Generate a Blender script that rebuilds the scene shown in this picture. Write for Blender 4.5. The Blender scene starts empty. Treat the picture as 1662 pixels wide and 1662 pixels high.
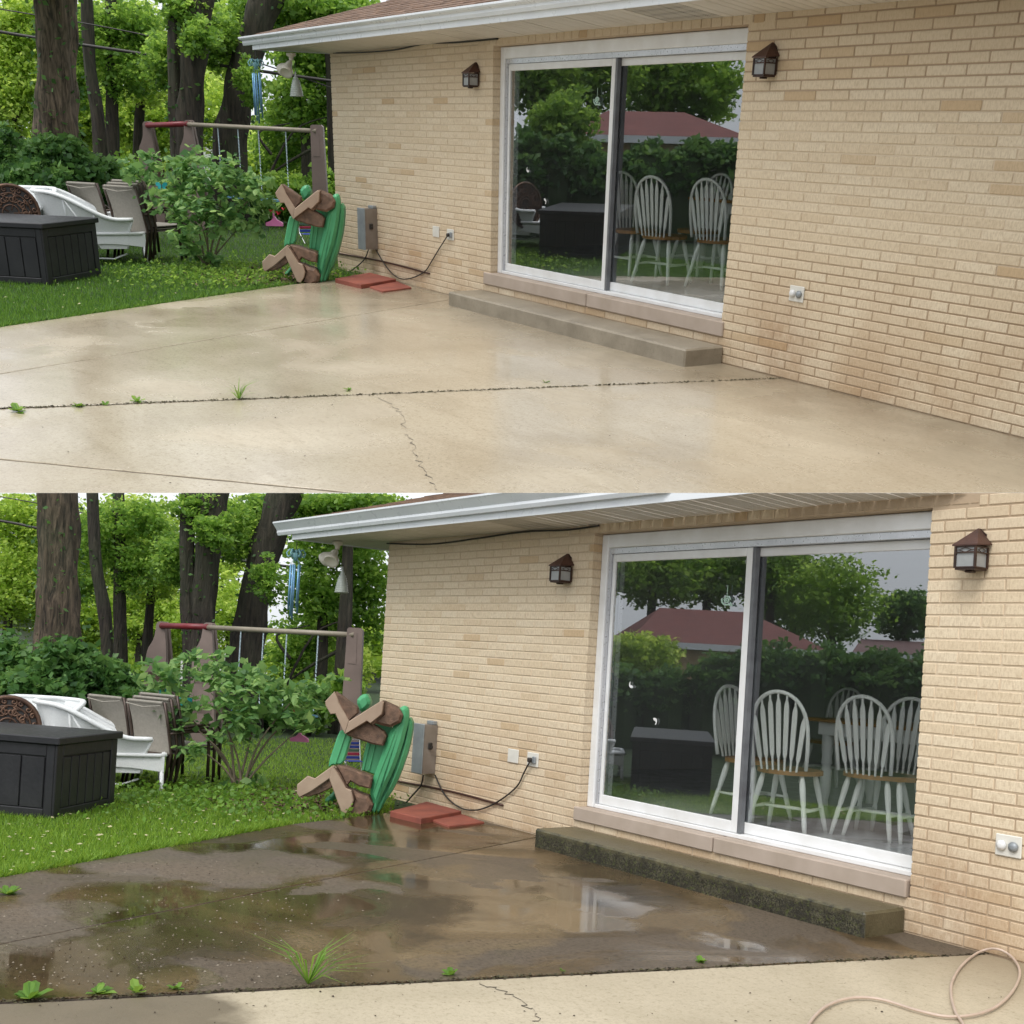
import bpy, math, random
import numpy as np
from mathutils import Matrix, Vector, Quaternion
from math import radians, sin, cos, pi
scene = bpy.context.scene
# ---------------------------------------------------------------- camera poses (one per half of the diptych)
CT = [11.058872, -6.654259, 1.72547]
RT = [[0.528676, 0.848565, 0.020934], [0.353601, -0.197747, -0.914255], [-0.771665, 0.490747, -0.404598]]
CB = [7.037922, -5.843349, 1.448911]
RB = [[0.5872, 0.807219, 0.059949], [0.029786, 0.052464, -0.998179], [-0.808894, 0.587916, 0.006763]]

F = 1900.0            # focal length in photograph pixels (photograph 1662 x 1662)
PX, PY = 831.0, 1050.0   # principal point (lens shift)
CUT = (800-PY)/F      # the two places are cut along this plane through the lens
SCALE_T = 7.0
def cammat(R, C):     # maps (right, down, forward) lens coordinates to place coordinates
    m = Matrix.Identity(4)
    for i in range(3):
        for j in range(3): m[j][i] = R[i][j]
        m[i][3] = C[i]
    return m
MCT, MCB = cammat(RT, CT), cammat(RB, CB)
cam_d = bpy.data.cameras.new('camera'); cam = bpy.data.objects.new('camera', cam_d); scene.collection.objects.link(cam)
cam.matrix_world = MCB @ Matrix(((1,0,0,0),(0,-1,0,0),(0,0,-1,0),(0,0,0,1)))
cam_d.sensor_width = 36; cam_d.lens = F/1662*36; cam_d.shift_y = (PY-831)/1662; cam_d.shift_x = 0
cam_d.clip_start = .05; cam_d.clip_end = 2000
scene.camera = cam
# ---------------------------------------------------------------- world: overcast daylight
SUN_EL, SUN_AZ = 52, 150      # azimuth measured from +Y clockwise
w = bpy.data.worlds.new('World'); scene.world = w; w.use_nodes = True
nt = w.node_tree; nt.nodes.clear()
out = nt.nodes.new('ShaderNodeOutputWorld'); bg = nt.nodes.new('ShaderNodeBackground')
sky = nt.nodes.new('ShaderNodeTexSky'); sky.sky_type = 'NISHITA'; sky.sun_disc = False
sky.sun_elevation = radians(SUN_EL); sky.sun_rotation = radians(SUN_AZ); sky.air_density = 1.0; sky.dust_density = 4.0; sky.ozone_density = 1
hs = nt.nodes.new('ShaderNodeHueSaturation'); hs.inputs['Saturation'].default_value = .22
mx = nt.nodes.new('ShaderNodeMix'); mx.data_type = 'RGBA'; mx.inputs[0].default_value = .55
mx.inputs[7].default_value = (8.2, 8.6, 9.0, 1)      # cloud layer evens the sky out
nt.links.new(sky.outputs[0], hs.inputs['Color']); nt.links.new(hs.outputs[0], mx.inputs[6]); nt.links.new(mx.outputs[2], bg.inputs[0])
bg.inputs[1].default_value = .12; nt.links.new(bg.outputs[0], out.inputs[0])
sd = bpy.data.lights.new('sun', 'SUN'); sun = bpy.data.objects.new('sun', sd); scene.collection.objects.link(sun)
sd.energy = 1.1; sd.angle = radians(25); sd.color = (1, .96, .9)
az = radians(SUN_AZ); el = radians(SUN_EL)
sdir = Vector((sin(az)*cos(el), cos(az)*cos(el), sin(el)))
sun.rotation_euler = sdir.to_track_quat('Z', 'Y').to_euler(); sun.location = sdir*40
vs = scene.view_settings; vs.view_transform = 'Standard'; vs.look = 'None'; vs.exposure = 0.57; vs.gamma = 1
try: vs.use_curve_mapping = False
except Exception: pass
scene.render.engine = 'CYCLES'
scene.cycles.max_bounces = 8; scene.cycles.transparent_max_bounces = 16

# ---------------------------------------------------------------- places
class Place: pass
def mkplace(key, R, C, M, **kw):
    p = Place(); p.key = key; p.R = np.array(R); p.C = np.array(C); p.M = M; p.objs = []; p.__dict__.update(kw); return p
MT = MCB @ Matrix.Scale(SCALE_T, 4) @ MCT.inverted()
TOP = mkplace('T', RT, CT, MT, keep=-1, s=SCALE_T)
BOT = mkplace('B', RB, CB, Matrix.Identity(4), keep=1, s=1.0)
P = TOP
def ray(u, v): return P.C, P.R.T @ np.array([(u-PX)/F, (v-PY)/F, 1.0])
def G(u, v, z=0.0):
    C, r = ray(u, v); t = (z-C[2])/r[2]; return C+t*r
def Wl(u, v, y=0.0):
    C, r = ray(u, v); t = (y-C[1])/r[1]; return C+t*r
def Dp(u, v, Z):
    C, r = ray(u, v); return C+Z*r
def RF(u, v, L, y0=.12):      # a point of the garden behind the lens that the door glass mirrors
    C, r = ray(u, v); r = r/np.linalg.norm(r); t = (y0-C[1])/r[1]; p = C+t*r; return p+(L-t)*r*np.array([1, -1, 1])
def depth(p): return float((P.R @ (np.array(p)-P.C))[2])
def PXS(Z): return Z/F        # metres per pixel at depth Z

# ---------------------------------------------------------------- mesh helpers
class MB:
    def __init__(s): s.v = []; s.f = []; s.t = []; s.tint = 0.0
    def add(s, vs, fs):
        o = len(s.v); s.v += [tuple(map(float, p)) for p in vs]; s.f += [tuple(i+o for i in f) for f in fs]; s.t += [s.tint]*len(fs)
    def box(s, a, b, M=None):
        x0, y0, z0 = a; x1, y1, z1 = b
        vs = [Vector(p) for p in ((x0,y0,z0),(x1,y0,z0),(x1,y1,z0),(x0,y1,z0),(x0,y0,z1),(x1,y0,z1),(x1,y1,z1),(x0,y1,z1))]
        if M: vs = [M @ p for p in vs]
        s.add(vs, [(0,3,2,1),(4,5,6,7),(0,1,5,4),(1,2,6,5),(2,3,7,6),(3,0,4,7)])
    def cbox(s, a, b, c=.01, M=None):          # box with chamfered edges
        a = np.array(a, float); b = np.array(b, float); vs = []
        c = min(c, *((b-a)*.45))
        ids = {}
        for ix in (0,1):
            for iy in (0,1):
                for iz in (0,1):
                    for ax in range(3):
                        p = [ (a,b)[i][k] for k, i in enumerate((ix,iy,iz)) ]
                        for k, i in enumerate((ix,iy,iz)):
                            if k != ax: p[k] += c if i == 0 else -c
                        ids[(ix,iy,iz,ax)] = len(vs); vs.append(Vector(p))
        if M: vs = [M @ p for p in vs]
        I = lambda x,y,z,k: ids[(x,y,z,k)]
        fs = [(I(0,0,0,0),I(0,0,1,0),I(0,1,1,0),I(0,1,0,0)),(I(1,0,0,0),I(1,1,0,0),I(1,1,1,0),I(1,0,1,0)),
              (I(0,0,0,1),I(1,0,0,1),I(1,0,1,1),I(0,0,1,1)),(I(0,1,0,1),I(0,1,1,1),I(1,1,1,1),I(1,1,0,1)),
              (I(0,0,0,2),I(0,1,0,2),I(1,1,0,2),I(1,0,0,2)),(I(0,0,1,2),I(1,0,1,2),I(1,1,1,2),I(0,1,1,2))]
        for y in (0,1):
            for z in (0,1): fs.append((I(0,y,z,1),I(1,y,z,1),I(1,y,z,2),I(0,y,z,2)))
        for x in (0,1):
            for z in (0,1): fs.append((I(x,0,z,0),I(x,1,z,0),I(x,1,z,2),I(x,0,z,2)))
        for x in (0,1):
            for y in (0,1): fs.append((I(x,y,0,0),I(x,y,1,0),I(x,y,1,1),I(x,y,0,1)))
        for x in (0,1):
            for y in (0,1):
                for z in (0,1): fs.append((I(x,y,z,0),I(x,y,z,1),I(x,y,z,2)))
        s.add(vs, fs); s.fix = True
    def tube(s, pts, r, n=8, closed=False, flat=None, caps=True):
        pts = [Vector(p) for p in pts]; m = len(pts)
        rs = r if hasattr(r, '__len__') else [r]*m
        up = None; vs = []; fs = []
        for i, p in enumerate(pts):
            if closed: t = pts[(i+1)%m]-pts[i-1]
            else: t = pts[min(i+1,m-1)]-pts[max(i-1,0)]
            t = t.normalized() if t.length > 1e-9 else Vector((0,0,1))
            if up is None:
                up = Vector((0,0,1)) if abs(t.z) < .9 else Vector((1,0,0))
            a = t.cross(up)
            a = a.normalized() if a.length > 1e-6 else t.orthogonal().normalized()
            b = a.cross(t).normalized(); up = b
            for k in range(n):
                q = 2*pi*k/n; fx, fy = (1, 1) if flat is None else flat
                vs.append(p + a*cos(q)*rs[i]*fx + b*sin(q)*rs[i]*fy)
        for i in range(m if closed else m-1):
            j = (i+1)%m
            for k in range(n): l = (k+1)%n; fs.append((i*n+k, i*n+l, j*n+l, j*n+k))
        if not closed and caps: fs += [tuple(range(n)), tuple((m-1)*n+k for k in reversed(range(n)))]
        s.add(vs, fs)
    def lathe(s, prof, at=(0,0,0), n=16, M=None, ph=0):
        vs = []; fs = []; at = Vector(at)
        for r, z in prof:
            for k in range(n): q = 2*pi*k/n+ph; vs.append(Vector((r*cos(q), r*sin(q), z)))
        if M: vs = [M @ p for p in vs]
        vs = [p+at for p in vs]; m = len(prof)
        for i in range(m-1):
            for k in range(n): l = (k+1)%n; fs.append((i*n+k, i*n+l, (i+1)*n+l, (i+1)*n+k))
        fs += [tuple(reversed(range(n))), tuple((m-1)*n+k for k in range(n))]
        s.add(vs, fs)
    def prism(s, pts, d):                    # planar outline pts swept along vector d
        pts = [Vector(p) for p in pts]; d = Vector(d); n = len(pts)
        s.add(pts+[p+d for p in pts], [tuple(range(n)), tuple(n+i for i in reversed(range(n)))] + [(i, n+i, n+(i+1)%n, (i+1)%n) for i in range(n)])
    def sheet(s, grid):                      # grid of points [row][col]
        m = len(grid); n = len(grid[0])
        s.add([p for r in grid for p in r], [(i*n+k, i*n+k+1, (i+1)*n+k+1, (i+1)*n+k) for i in range(m-1) for k in range(n-1)])
    def build(s, name, mat, parent=None, smooth=False, origin=None, **props):
        me = bpy.data.meshes.new(name)
        v = s.v
        if origin is not None: v = [(p[0]-origin[0], p[1]-origin[1], p[2]-origin[2]) for p in v]
        me.from_pydata(v, [], s.f)
        if any(s.t):
            a = me.attributes.new('tint', 'FLOAT', 'FACE'); a.data.foreach_set('value', s.t)
        if getattr(s, 'fix', False) or True:
            import bmesh
            bm = bmesh.new(); bm.from_mesh(me); bmesh.ops.recalc_face_normals(bm, faces=bm.faces[:]) if len(bm.faces) < 60000 else None; bm.to_mesh(me); bm.free()
        return link(name, me, mat, parent, smooth, origin, **props)
def link(name, me, mat, parent=None, smooth=False, origin=None, **props):
    if mat and not me.materials: me.materials.append(mat)
    if smooth: me.polygons.foreach_set('use_smooth', [True]*len(me.polygons))
    o = bpy.data.objects.new(name, me); scene.collection.objects.link(o)
    if parent is not None: o.parent = parent
    else: o.matrix_world = P.M @ (Matrix.Translation(Vector(origin)) if origin is not None else Matrix.Identity(4))
    for k, v in props.items(): o[k] = v
    if not getattr(P, 'noclip', False): P.objs.append(o)
    o['_p'] = P.key
    return o
def thing(name, label, cat, loc=(0,0,0), rz=0.0, group=None, sc=1.0, rot=None):
    o = bpy.data.objects.new(name, None); scene.collection.objects.link(o); o.empty_display_size = .1
    R_ = rot if rot is not None else Matrix.Rotation(rz, 4, 'Z')
    o.matrix_world = P.M @ Matrix.Translation(Vector(loc)) @ R_ @ (Matrix.Scale(sc, 4) if not hasattr(sc, '__len__') else Matrix.Diagonal((*sc, 1)))
    o['label'] = label; o['category'] = cat
    if group: o['group'] = group
    o['_p'] = P.key
    return o
def copy_tree(o, parent=None, M=None, label=None):
    c = o.copy(); scene.collection.objects.link(c); c.parent = parent
    if parent is None and M is not None: c.matrix_world = M
    if label: c['label'] = label
    if c.type == 'MESH': P.objs.append(c)
    for ch in kids.get(o.name, []): copy_tree(ch, c)
    return c
kids = {}
def index_kids():
    kids.clear()
    for o in bpy.data.objects:
        if o.parent: kids.setdefault(o.parent.name, []).append(o)
rng = np.random.default_rng(7); random.seed(7)
def quads(name, V, mat, parent=None, tint=None, origin=None, **props):   # V: (n,4,3) quads or (n,3,3) tris, fast
    n, k = V.shape[:2]
    me = bpy.data.meshes.new(name)
    me.vertices.add(n*k); me.vertices.foreach_set('co', (V-(0 if origin is None else np.array(origin))).astype(np.float32).ravel())
    me.loops.add(n*k); me.loops.foreach_set('vertex_index', np.arange(n*k, dtype=np.int32))
    me.polygons.add(n); me.polygons.foreach_set('loop_start', np.arange(0, n*k, k, dtype=np.int32)); me.polygons.foreach_set('loop_total', np.full(n, k, dtype=np.int32))
    me.update(calc_edges=True)
    if tint is not None:
        a = me.attributes.new('tint', 'FLOAT', 'FACE'); a.data.foreach_set('value', tint.astype(np.float32))
    return link(name, me, mat, parent, False, origin, **props)

# ---------------------------------------------------------------- materials
def new_mat(name):
    m = bpy.data.materials.new(name); m.use_nodes = True; t = m.node_tree
    b = t.nodes['Principled BSDF']; return m, t, b
def N(t, typ, **kw):
    n = t.nodes.new('ShaderNode'+typ)
    for k, v in kw.items():
        if k.startswith('i_'): n.inputs[k[2:].replace('_', ' ')].default_value = v
        else: setattr(n, k, v)
    return n
def coords(t, anchor=None):
    c = N(t, 'TexCoord')
    if anchor: c.object = anchor
    return c.outputs['Object']
def noise(t, co, scale, detail=4, rough=.55, dist=0, out='Fac', dims=None):
    n = N(t, 'TexNoise'); n.inputs['Scale'].default_value = scale; n.inputs['Detail'].default_value = detail; n.inputs['Roughness'].default_value = rough; n.inputs['Distortion'].default_value = dist
    t.links.new(co, n.inputs['Vector']); return n.outputs[out]
def ramp(t, fac, stops):
    r = N(t, 'ValToRGB'); e = r.color_ramp.elements
    while len(e) < len(stops): e.new(.5)
    for i, (p, c) in enumerate(stops):
        e[i].position = p; e[i].color = (c, c, c, 1) if isinstance(c, (int, float)) else (*c, 1)
    t.links.new(fac, r.inputs[0]); return r.outputs[0]
def mixc(t, fac, a, b, mode='MIX'):
    m = N(t, 'Mix', data_type='RGBA', blend_type=mode)
    for s, i in ((fac, 0), (a, 6), (b, 7)):
        if isinstance(s, bpy.types.NodeSocket): t.links.new(s, m.inputs[i])
        elif isinstance(s, (int, float)): m.inputs[i].default_value = s if i == 0 else (s, s, s, 1)
        else: m.inputs[i].default_value = (*s, 1)
    return m.outputs[2]
def math(t, op, a, b=None, c=None, clamp=False):
    m = N(t, 'Math', operation=op, use_clamp=clamp)
    for s, i in ((a, 0), (b, 1), (c, 2)):
        if s is None: continue
        if isinstance(s, bpy.types.NodeSocket): t.links.new(s, m.inputs[i])
        else: m.inputs[i].default_value = s
    return m.outputs[0]
def bump(t, b, h, strength=.3, dist=.01):
    n = N(t, 'Bump'); n.inputs['Strength'].default_value = strength; n.inputs['Distance'].default_value = dist
    t.links.new(h, n.inputs['Height']); t.links.new(n.outputs[0], b.inputs['Normal']); return n
def pmat(name, c1, c2=None, scale=6, rough=.6, bmp=.15, metal=0, bdist=.004, detail=5, spec=.5, coat=0):
    m, t, b = new_mat(name); co = coords(t)
    c2 = c2 or tuple(x*.75 for x in c1)
    f = noise(t, co, scale, detail); col = mixc(t, ramp(t, f, [(.3, 0.), (.7, 1.)]), c1, c2)
    t.links.new(col, b.inputs['Base Color'])
    f2 = noise(t, co, scale*7, 3); r = math(t, 'MULTIPLY_ADD', f2, .25, rough-.12); t.links.new(r, b.inputs['Roughness'])
    b.inputs['Metallic'].default_value = metal; b.inputs['Specular IOR Level'].default_value = spec
    if coat: b.inputs['Coat Weight'].default_value = coat
    if bmp: bump(t, b, f2, bmp, bdist)
    return m
def leafmat(name, dark, mid, light, trans=.35, rough=.45):
    m, t, b = new_mat(name)
    at = N(t, 'Attribute', attribute_name='tint'); oi = N(t, 'ObjectInfo')
    f = math(t, 'FRACT', math(t, 'ADD', at.outputs['Fac'], math(t, 'MULTIPLY', oi.outputs['Random'], .37)))
    f = at.outputs['Fac']
    col = ramp(t, f, [(0., dark), (.5, mid), (1., light)])
    t.links.new(col, b.inputs['Base Color']); b.inputs['Roughness'].default_value = rough; b.inputs['Specular IOR Level'].default_value = .35
    tr = N(t, 'BsdfTranslucent'); mx_ = N(t, 'MixShader'); mx_.inputs[0].default_value = trans
    hs_ = N(t, 'HueSaturation'); hs_.inputs['Value'].default_value = 2.0; hs_.inputs['Hue'].default_value = .475; t.links.new(col, hs_.inputs['Color']); t.links.new(hs_.outputs[0], tr.inputs[0])
    t.links.new(b.outputs[0], mx_.inputs[1]); t.links.new(tr.outputs[0], mx_.inputs[2])
    t.links.new(mx_.outputs[0], t.nodes['Material Output'].inputs[0]); return m
M_ = {}
M_['white'] = pmat('white_paint', (.78,.79,.80), (.68,.68,.67), 5, .35, .05)
M_['alu'] = pmat('aluminium', (.62,.63,.66), (.5,.51,.54), 8, .3, .03, metal=.6)
M_['dark_alu'] = pmat('dark_aluminium', (.16,.17,.18), (.1,.1,.11), 8, .4, .03)
M_['vinyl'] = pmat('soffit_vinyl', (.72,.68,.62), (.62,.58,.52), 3, .5, .05)
M_['gutter'] = pmat('gutter_white', (.80,.83,.86), (.70,.73,.77), 2.2, .3, .03)
M_['stone'] = pmat('sill_limestone', (.44,.36,.30), (.36,.29,.23), 4, .7, .25, bdist=.002, detail=9)
M_['shingle'] = pmat('roof_shingle', (.24,.15,.10), (.12,.08,.06), 9, .9, .6)
M_['black_iron'] = pmat('lantern_iron', (.035,.024,.02), (.07,.035,.025), 12, .45, .2, metal=.4)
M_['copper_roof'] = pmat('lantern_roof_rust', (.09,.04,.028), (.05,.025,.02), 10, .5, .2, metal=.3)
M_['frost'] = pmat('frosted_glass', (.34,.35,.35), (.25,.26,.26), 7, .35, .02)
M_['galv'] = pmat('galvanised_grey', (.33,.36,.38), (.25,.27,.29), 6, .4, .05, metal=.3)
M_['tanbox'] = pmat('weathered_grey_box', (.25,.22,.19), (.18,.15,.12), 6, .5, .1)
M_['rubber'] = pmat('black_rubber', (.02,.018,.016), (.03,.025,.022), 8, .5, .1)
M_['ivory'] = pmat('ivory_plastic', (.72,.70,.64), (.62,.6,.55), 9, .4, .05)
M_['redpaver'] = pmat('red_paver', (.30,.085,.055), (.19,.055,.04), 6, .75, .5, detail=10)
M_['resin'] = pmat('dark_resin', (.010,.010,.013), (.02,.02,.023), 4, .42, .3, detail=8)
M_['wicker'] = None
M_['sling'] = pmat('taupe_sling', (.27,.25,.21), (.22,.20,.17), 30, .7, .2)
M_['bronze'] = pmat('bronze_tube', (.085,.06,.045), (.05,.035,.03), 8, .4, .1, metal=.5)
M_['medal'] = pmat('bronze_casting', (.14,.08,.05), (.07,.04,.03), 14, .4, .3, metal=.6)
M_['brownplastic'] = pmat('tan_brown_plastic', (.40,.30,.22), (.31,.22,.16), 5, .6, .2)
M_['brownrough'] = pmat('wood_textured_brown_plastic', (.22,.13,.085), (.07,.042,.028), 16, .65, .8, bdist=.01)
M_['towerplastic'] = pmat('swing_tower_plastic', (.22,.165,.145), (.16,.12,.105), 3, .55, .1)
M_['greenplastic'] = pmat('green_plastic', (.09,.40,.18), (.05,.28,.12), 3, .45, .1)
M_['redbar'] = pmat('dark_red_tube', (.20,.02,.03), (.14,.015,.02), 7, .4, .05)
M_['tanbar'] = pmat('tan_beam', (.30,.26,.20), (.23,.20,.15), 7, .45, .05)
M_['chain'] = pmat('swing_chain', (.45,.55,.60), (.3,.38,.43), 20, .35, .1, metal=.3)
M_['blueglaze'] = pmat('blue_chime_metal', (.12,.26,.48), (.20,.42,.55), 9, .35, .05, metal=.4)
M_['teal'] = pmat('teal_enamel', (.01,.25,.28), (.02,.35,.35), 9, .35, .05)
M_['pink'] = pmat('pink_plastic', (.75,.22,.50), (.7,.18,.45), 7, .45, .02)
M_['redflower'] = pmat('red_petal', (.65,.02,.04), (.45,.02,.05), 20, .5, .1)
M_['cream'] = pmat('cream_lamp_housing', (.72,.68,.58), (.62,.58,.5), 7, .4, .03)
M_['beige_hose'] = pmat('beige_hose', (.55,.43,.35), (.45,.35,.28), 12, .4, .05)
M_['honey'] = pmat('honey_wood', (.40,.20,.07), (.30,.14,.045), 5, .35, .05)
M_['chairwhite'] = pmat('chair_white_paint', (.84,.85,.83), (.78,.79,.77), 6, .35, .02)
M_['roomfloor'] = pmat('grey_room_floor', (.60,.62,.66), (.52,.54,.58), 1.2, .18, .02)
M_['roomwall'] = pmat('room_wall', (.42,.42,.42), (.34,.34,.33), .8, .8, .02)
M_['redroof'] = pmat('red_neighbour_roof', (.22,.08,.07), (.15,.055,.05), 3, .85, .4)
M_['pinkroof'] = pmat('brown_pink_roof', (.22,.14,.13), (.17,.10,.10), 2, .85, .3)
M_['siding'] = pmat('white_siding', (.75,.76,.74), (.66,.67,.65), 2, .6, .05)
M_['soil'] = pmat('mulch_soil', (.07,.045,.028), (.035,.024,.016), 14, .95, 1.0, bdist=.03, detail=9)
M_['petal'] = pmat('pale_fallen_petals', (.45,.42,.22), (.35,.32,.2), 9, .8, .1)
M_['chip'] = pmat('pale_grit', (.30,.26,.2), (.16,.13,.1), 20, .9, .1)
M_['wire'] = M_['rubber']
M_['stripe_blue'] = pmat('blue_webbing', (.03,.06,.32), None, 20, .6, .1)
M_['stripe_red'] = pmat('red_webbing', (.40,.03,.07), None, 20, .6, .1)
M_['stripe_green'] = pmat('green_webbing', (.08,.16,.10), None, 20, .6, .1)
def wicker():
    m, t, b = new_mat('white_wicker'); co = coords(t)
    wv = N(t, 'TexWave', wave_type='BANDS', bands_direction='Z'); wv.inputs['Scale'].default_value = 34; wv.inputs['Distortion'].default_value = 1.2; t.links.new(co, wv.inputs['Vector'])
    n = noise(t, co, 60, 2); h = math(t, 'ADD', wv.outputs['Fac'], n)
    col = mixc(t, ramp(t, h, [(.3, 0.), (.9, 1.)]), (.55,.58,.59), (.78,.80,.80)); t.links.new(col, b.inputs['Base Color']); b.inputs['Roughness'].default_value = .5
    bump(t, b, h, .4, .006); return m
M_['wicker'] = wicker()
def bark(name, c1, c2):
    m, t, b = new_mat(name); co = coords(t)
    mp = N(t, 'Mapping'); mp.inputs['Scale'].default_value = (9, 9, 1.3); t.links.new(co, mp.inputs[0])
    f = noise(t, mp.outputs[0], 2.2, 9, .65, .6); g = noise(t, co, .9, 3)
    col = mixc(t, ramp(t, f, [(.38, 0.), (.62, 1.)]), c1, c2); col = mixc(t, ramp(t, g, [(.4, 0.), (.75, .55)]), col, (.05,.07,.03)); t.links.new(col, b.inputs['Base Color'])
    b.inputs['Roughness'].default_value = .9; bump(t, b, f, 1, .09); return m
M_['barkA'] = bark('furrowed_brown_bark', (.022,.015,.010), (.17,.125,.085))
M_['barkB'] = bark('dark_wet_bark', (.014,.011,.009), (.055,.043,.032))
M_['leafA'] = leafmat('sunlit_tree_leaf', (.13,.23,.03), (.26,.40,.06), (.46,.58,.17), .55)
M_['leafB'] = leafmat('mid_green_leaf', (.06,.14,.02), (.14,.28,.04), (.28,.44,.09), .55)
M_['leafC'] = leafmat('dark_shrub_leaf', (.025,.075,.02), (.06,.155,.035), (.14,.27,.07), .4)
M_['leafD'] = leafmat('dogwood_leaf', (.03,.085,.035), (.05,.13,.05), (.10,.20,.08), .3, .5)
M_['grassT'] = leafmat('lawn_blade', (.042,.115,.015), (.078,.195,.025), (.15,.29,.04), .4)
M_['grassB'] = leafmat('lawn_blade_bright', (.09,.18,.015), (.15,.29,.03), (.27,.42,.06), .4)
M_['weed'] = leafmat('weed_leaf', (.07,.16,.02), (.12,.25,.03), (.22,.36,.06), .35)
M_['lawn'] = pmat('lawn_ground', (.03,.06,.015), (.018,.035,.01), 5, .95, .6, bdist=.02)
M_['leafD'] = leafmat('dogwood_leaf', (.06,.15,.05), (.13,.27,.075), (.27,.42,.15), .45, .5)
for l in M_['leafD'].node_tree.nodes:
    pass
def leafD_random():
    t = M_['leafD'].node_tree; rmp = [n for n in t.nodes if n.type == 'VALTORGB'][0]
    add = [n for n in t.nodes if n.type == 'MATH' and n.operation == 'FRACT'][0]
    t.links.new(add.outputs[0], rmp.inputs[0])
    [n for n in t.nodes if n.type == 'MATH' and n.operation == 'MULTIPLY'][0].inputs[1].default_value = 1.0
leafD_random()

def brick_material(anchor, key):
    m, t, b = new_mat('buff_brick_'+('upper' if key == 'T' else 'lower'))
    co = coords(t, anchor); at = N(t, 'Attribute', attribute_name='tint'); oi = N(t, 'ObjectInfo')
    rnd = math(t, 'FRACT', math(t, 'ADD', at.outputs['Fac'], oi.outputs['Random']))
    base = ramp(t, rnd, [(0., (.54,.39,.23)), (.07, (.66,.54,.38)), (.5, (.685,.57,.41)), (.95, (.715,.605,.445)), (1., (.70,.595,.44))])
    mp = N(t, 'Mapping'); mp.inputs['Scale'].default_value = (26, 26, 9); t.links.new(co, mp.inputs[0])
    g = noise(t, mp.outputs[0], 3, 6, .7); col = mixc(t, ramp(t, g, [(.36, .45), (.56, 0.)]), base, (.38,.27,.16))
    # rust and damp stains of their own shape: lower courses and beside the outlet; darker towards the eave
    sep = N(t, 'SeparateXYZ'); t.links.new(co, sep.inputs[0]); z = sep.outputs[2]; x = sep.outputs[0]
    n1 = noise(t, co, 1.6, 5, .6, .4)
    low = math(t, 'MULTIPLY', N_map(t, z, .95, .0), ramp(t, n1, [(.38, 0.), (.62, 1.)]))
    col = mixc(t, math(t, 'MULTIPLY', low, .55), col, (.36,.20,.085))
    xs = 4.35 if key == 'T' else 3.25
    blob = math(t, 'MULTIPLY', N_map(t, math(t, 'ABSOLUTE', math(t, 'SUBTRACT', x, xs)), .5, .0), N_map(t, math(t, 'ABSOLUTE', math(t, 'SUBTRACT', z, .28)), .42, .0))
    nb = noise(t, mp.outputs[0], .55, 5, .7)
    col = mixc(t, math(t, 'MULTIPLY', math(t, 'MULTIPLY', blob, .6), ramp(t, nb, [(.35, .25), (.6, 1.)])), col, (.28,.125,.045))
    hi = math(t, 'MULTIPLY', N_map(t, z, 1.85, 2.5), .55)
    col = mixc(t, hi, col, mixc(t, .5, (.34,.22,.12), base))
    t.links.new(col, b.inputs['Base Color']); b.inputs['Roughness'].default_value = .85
    gg = noise(t, co, 160, 3, .7); h = math(t, 'ADD', math(t, 'MULTIPLY', gg, .6), g)
    bump(t, b, h, .55, .006*P.s); return m
def mortar_mat(anchor):
    m, t, b = new_mat('mortar_'+P.key); co = coords(t, anchor); sep = N(t, 'SeparateXYZ'); t.links.new(co, sep.inputs[0]); z = sep.outputs[2]
    n = noise(t, co, 5, 5); col = mixc(t, n, (.58,.47,.34), (.66,.55,.41))
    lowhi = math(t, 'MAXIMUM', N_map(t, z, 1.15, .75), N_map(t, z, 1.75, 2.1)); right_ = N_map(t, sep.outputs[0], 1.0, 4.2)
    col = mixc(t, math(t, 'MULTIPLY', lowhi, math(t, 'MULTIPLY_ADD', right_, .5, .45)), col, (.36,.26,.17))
    t.links.new(col, b.inputs['Base Color']); b.inputs['Roughness'].default_value = .95; bump(t, b, noise(t, co, 90, 3), .4, .003*P.s); return m
def N_map(t, v, a, c):       # 0 at a rising to 1 at c
    n = N(t, 'MapRange', clamp=True); n.inputs[1].default_value = a; n.inputs[2].default_value = c; n.inputs[3].default_value = 0; n.inputs[4].default_value = 1
    t.links.new(v, n.inputs[0]); return n.outputs[0]

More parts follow.
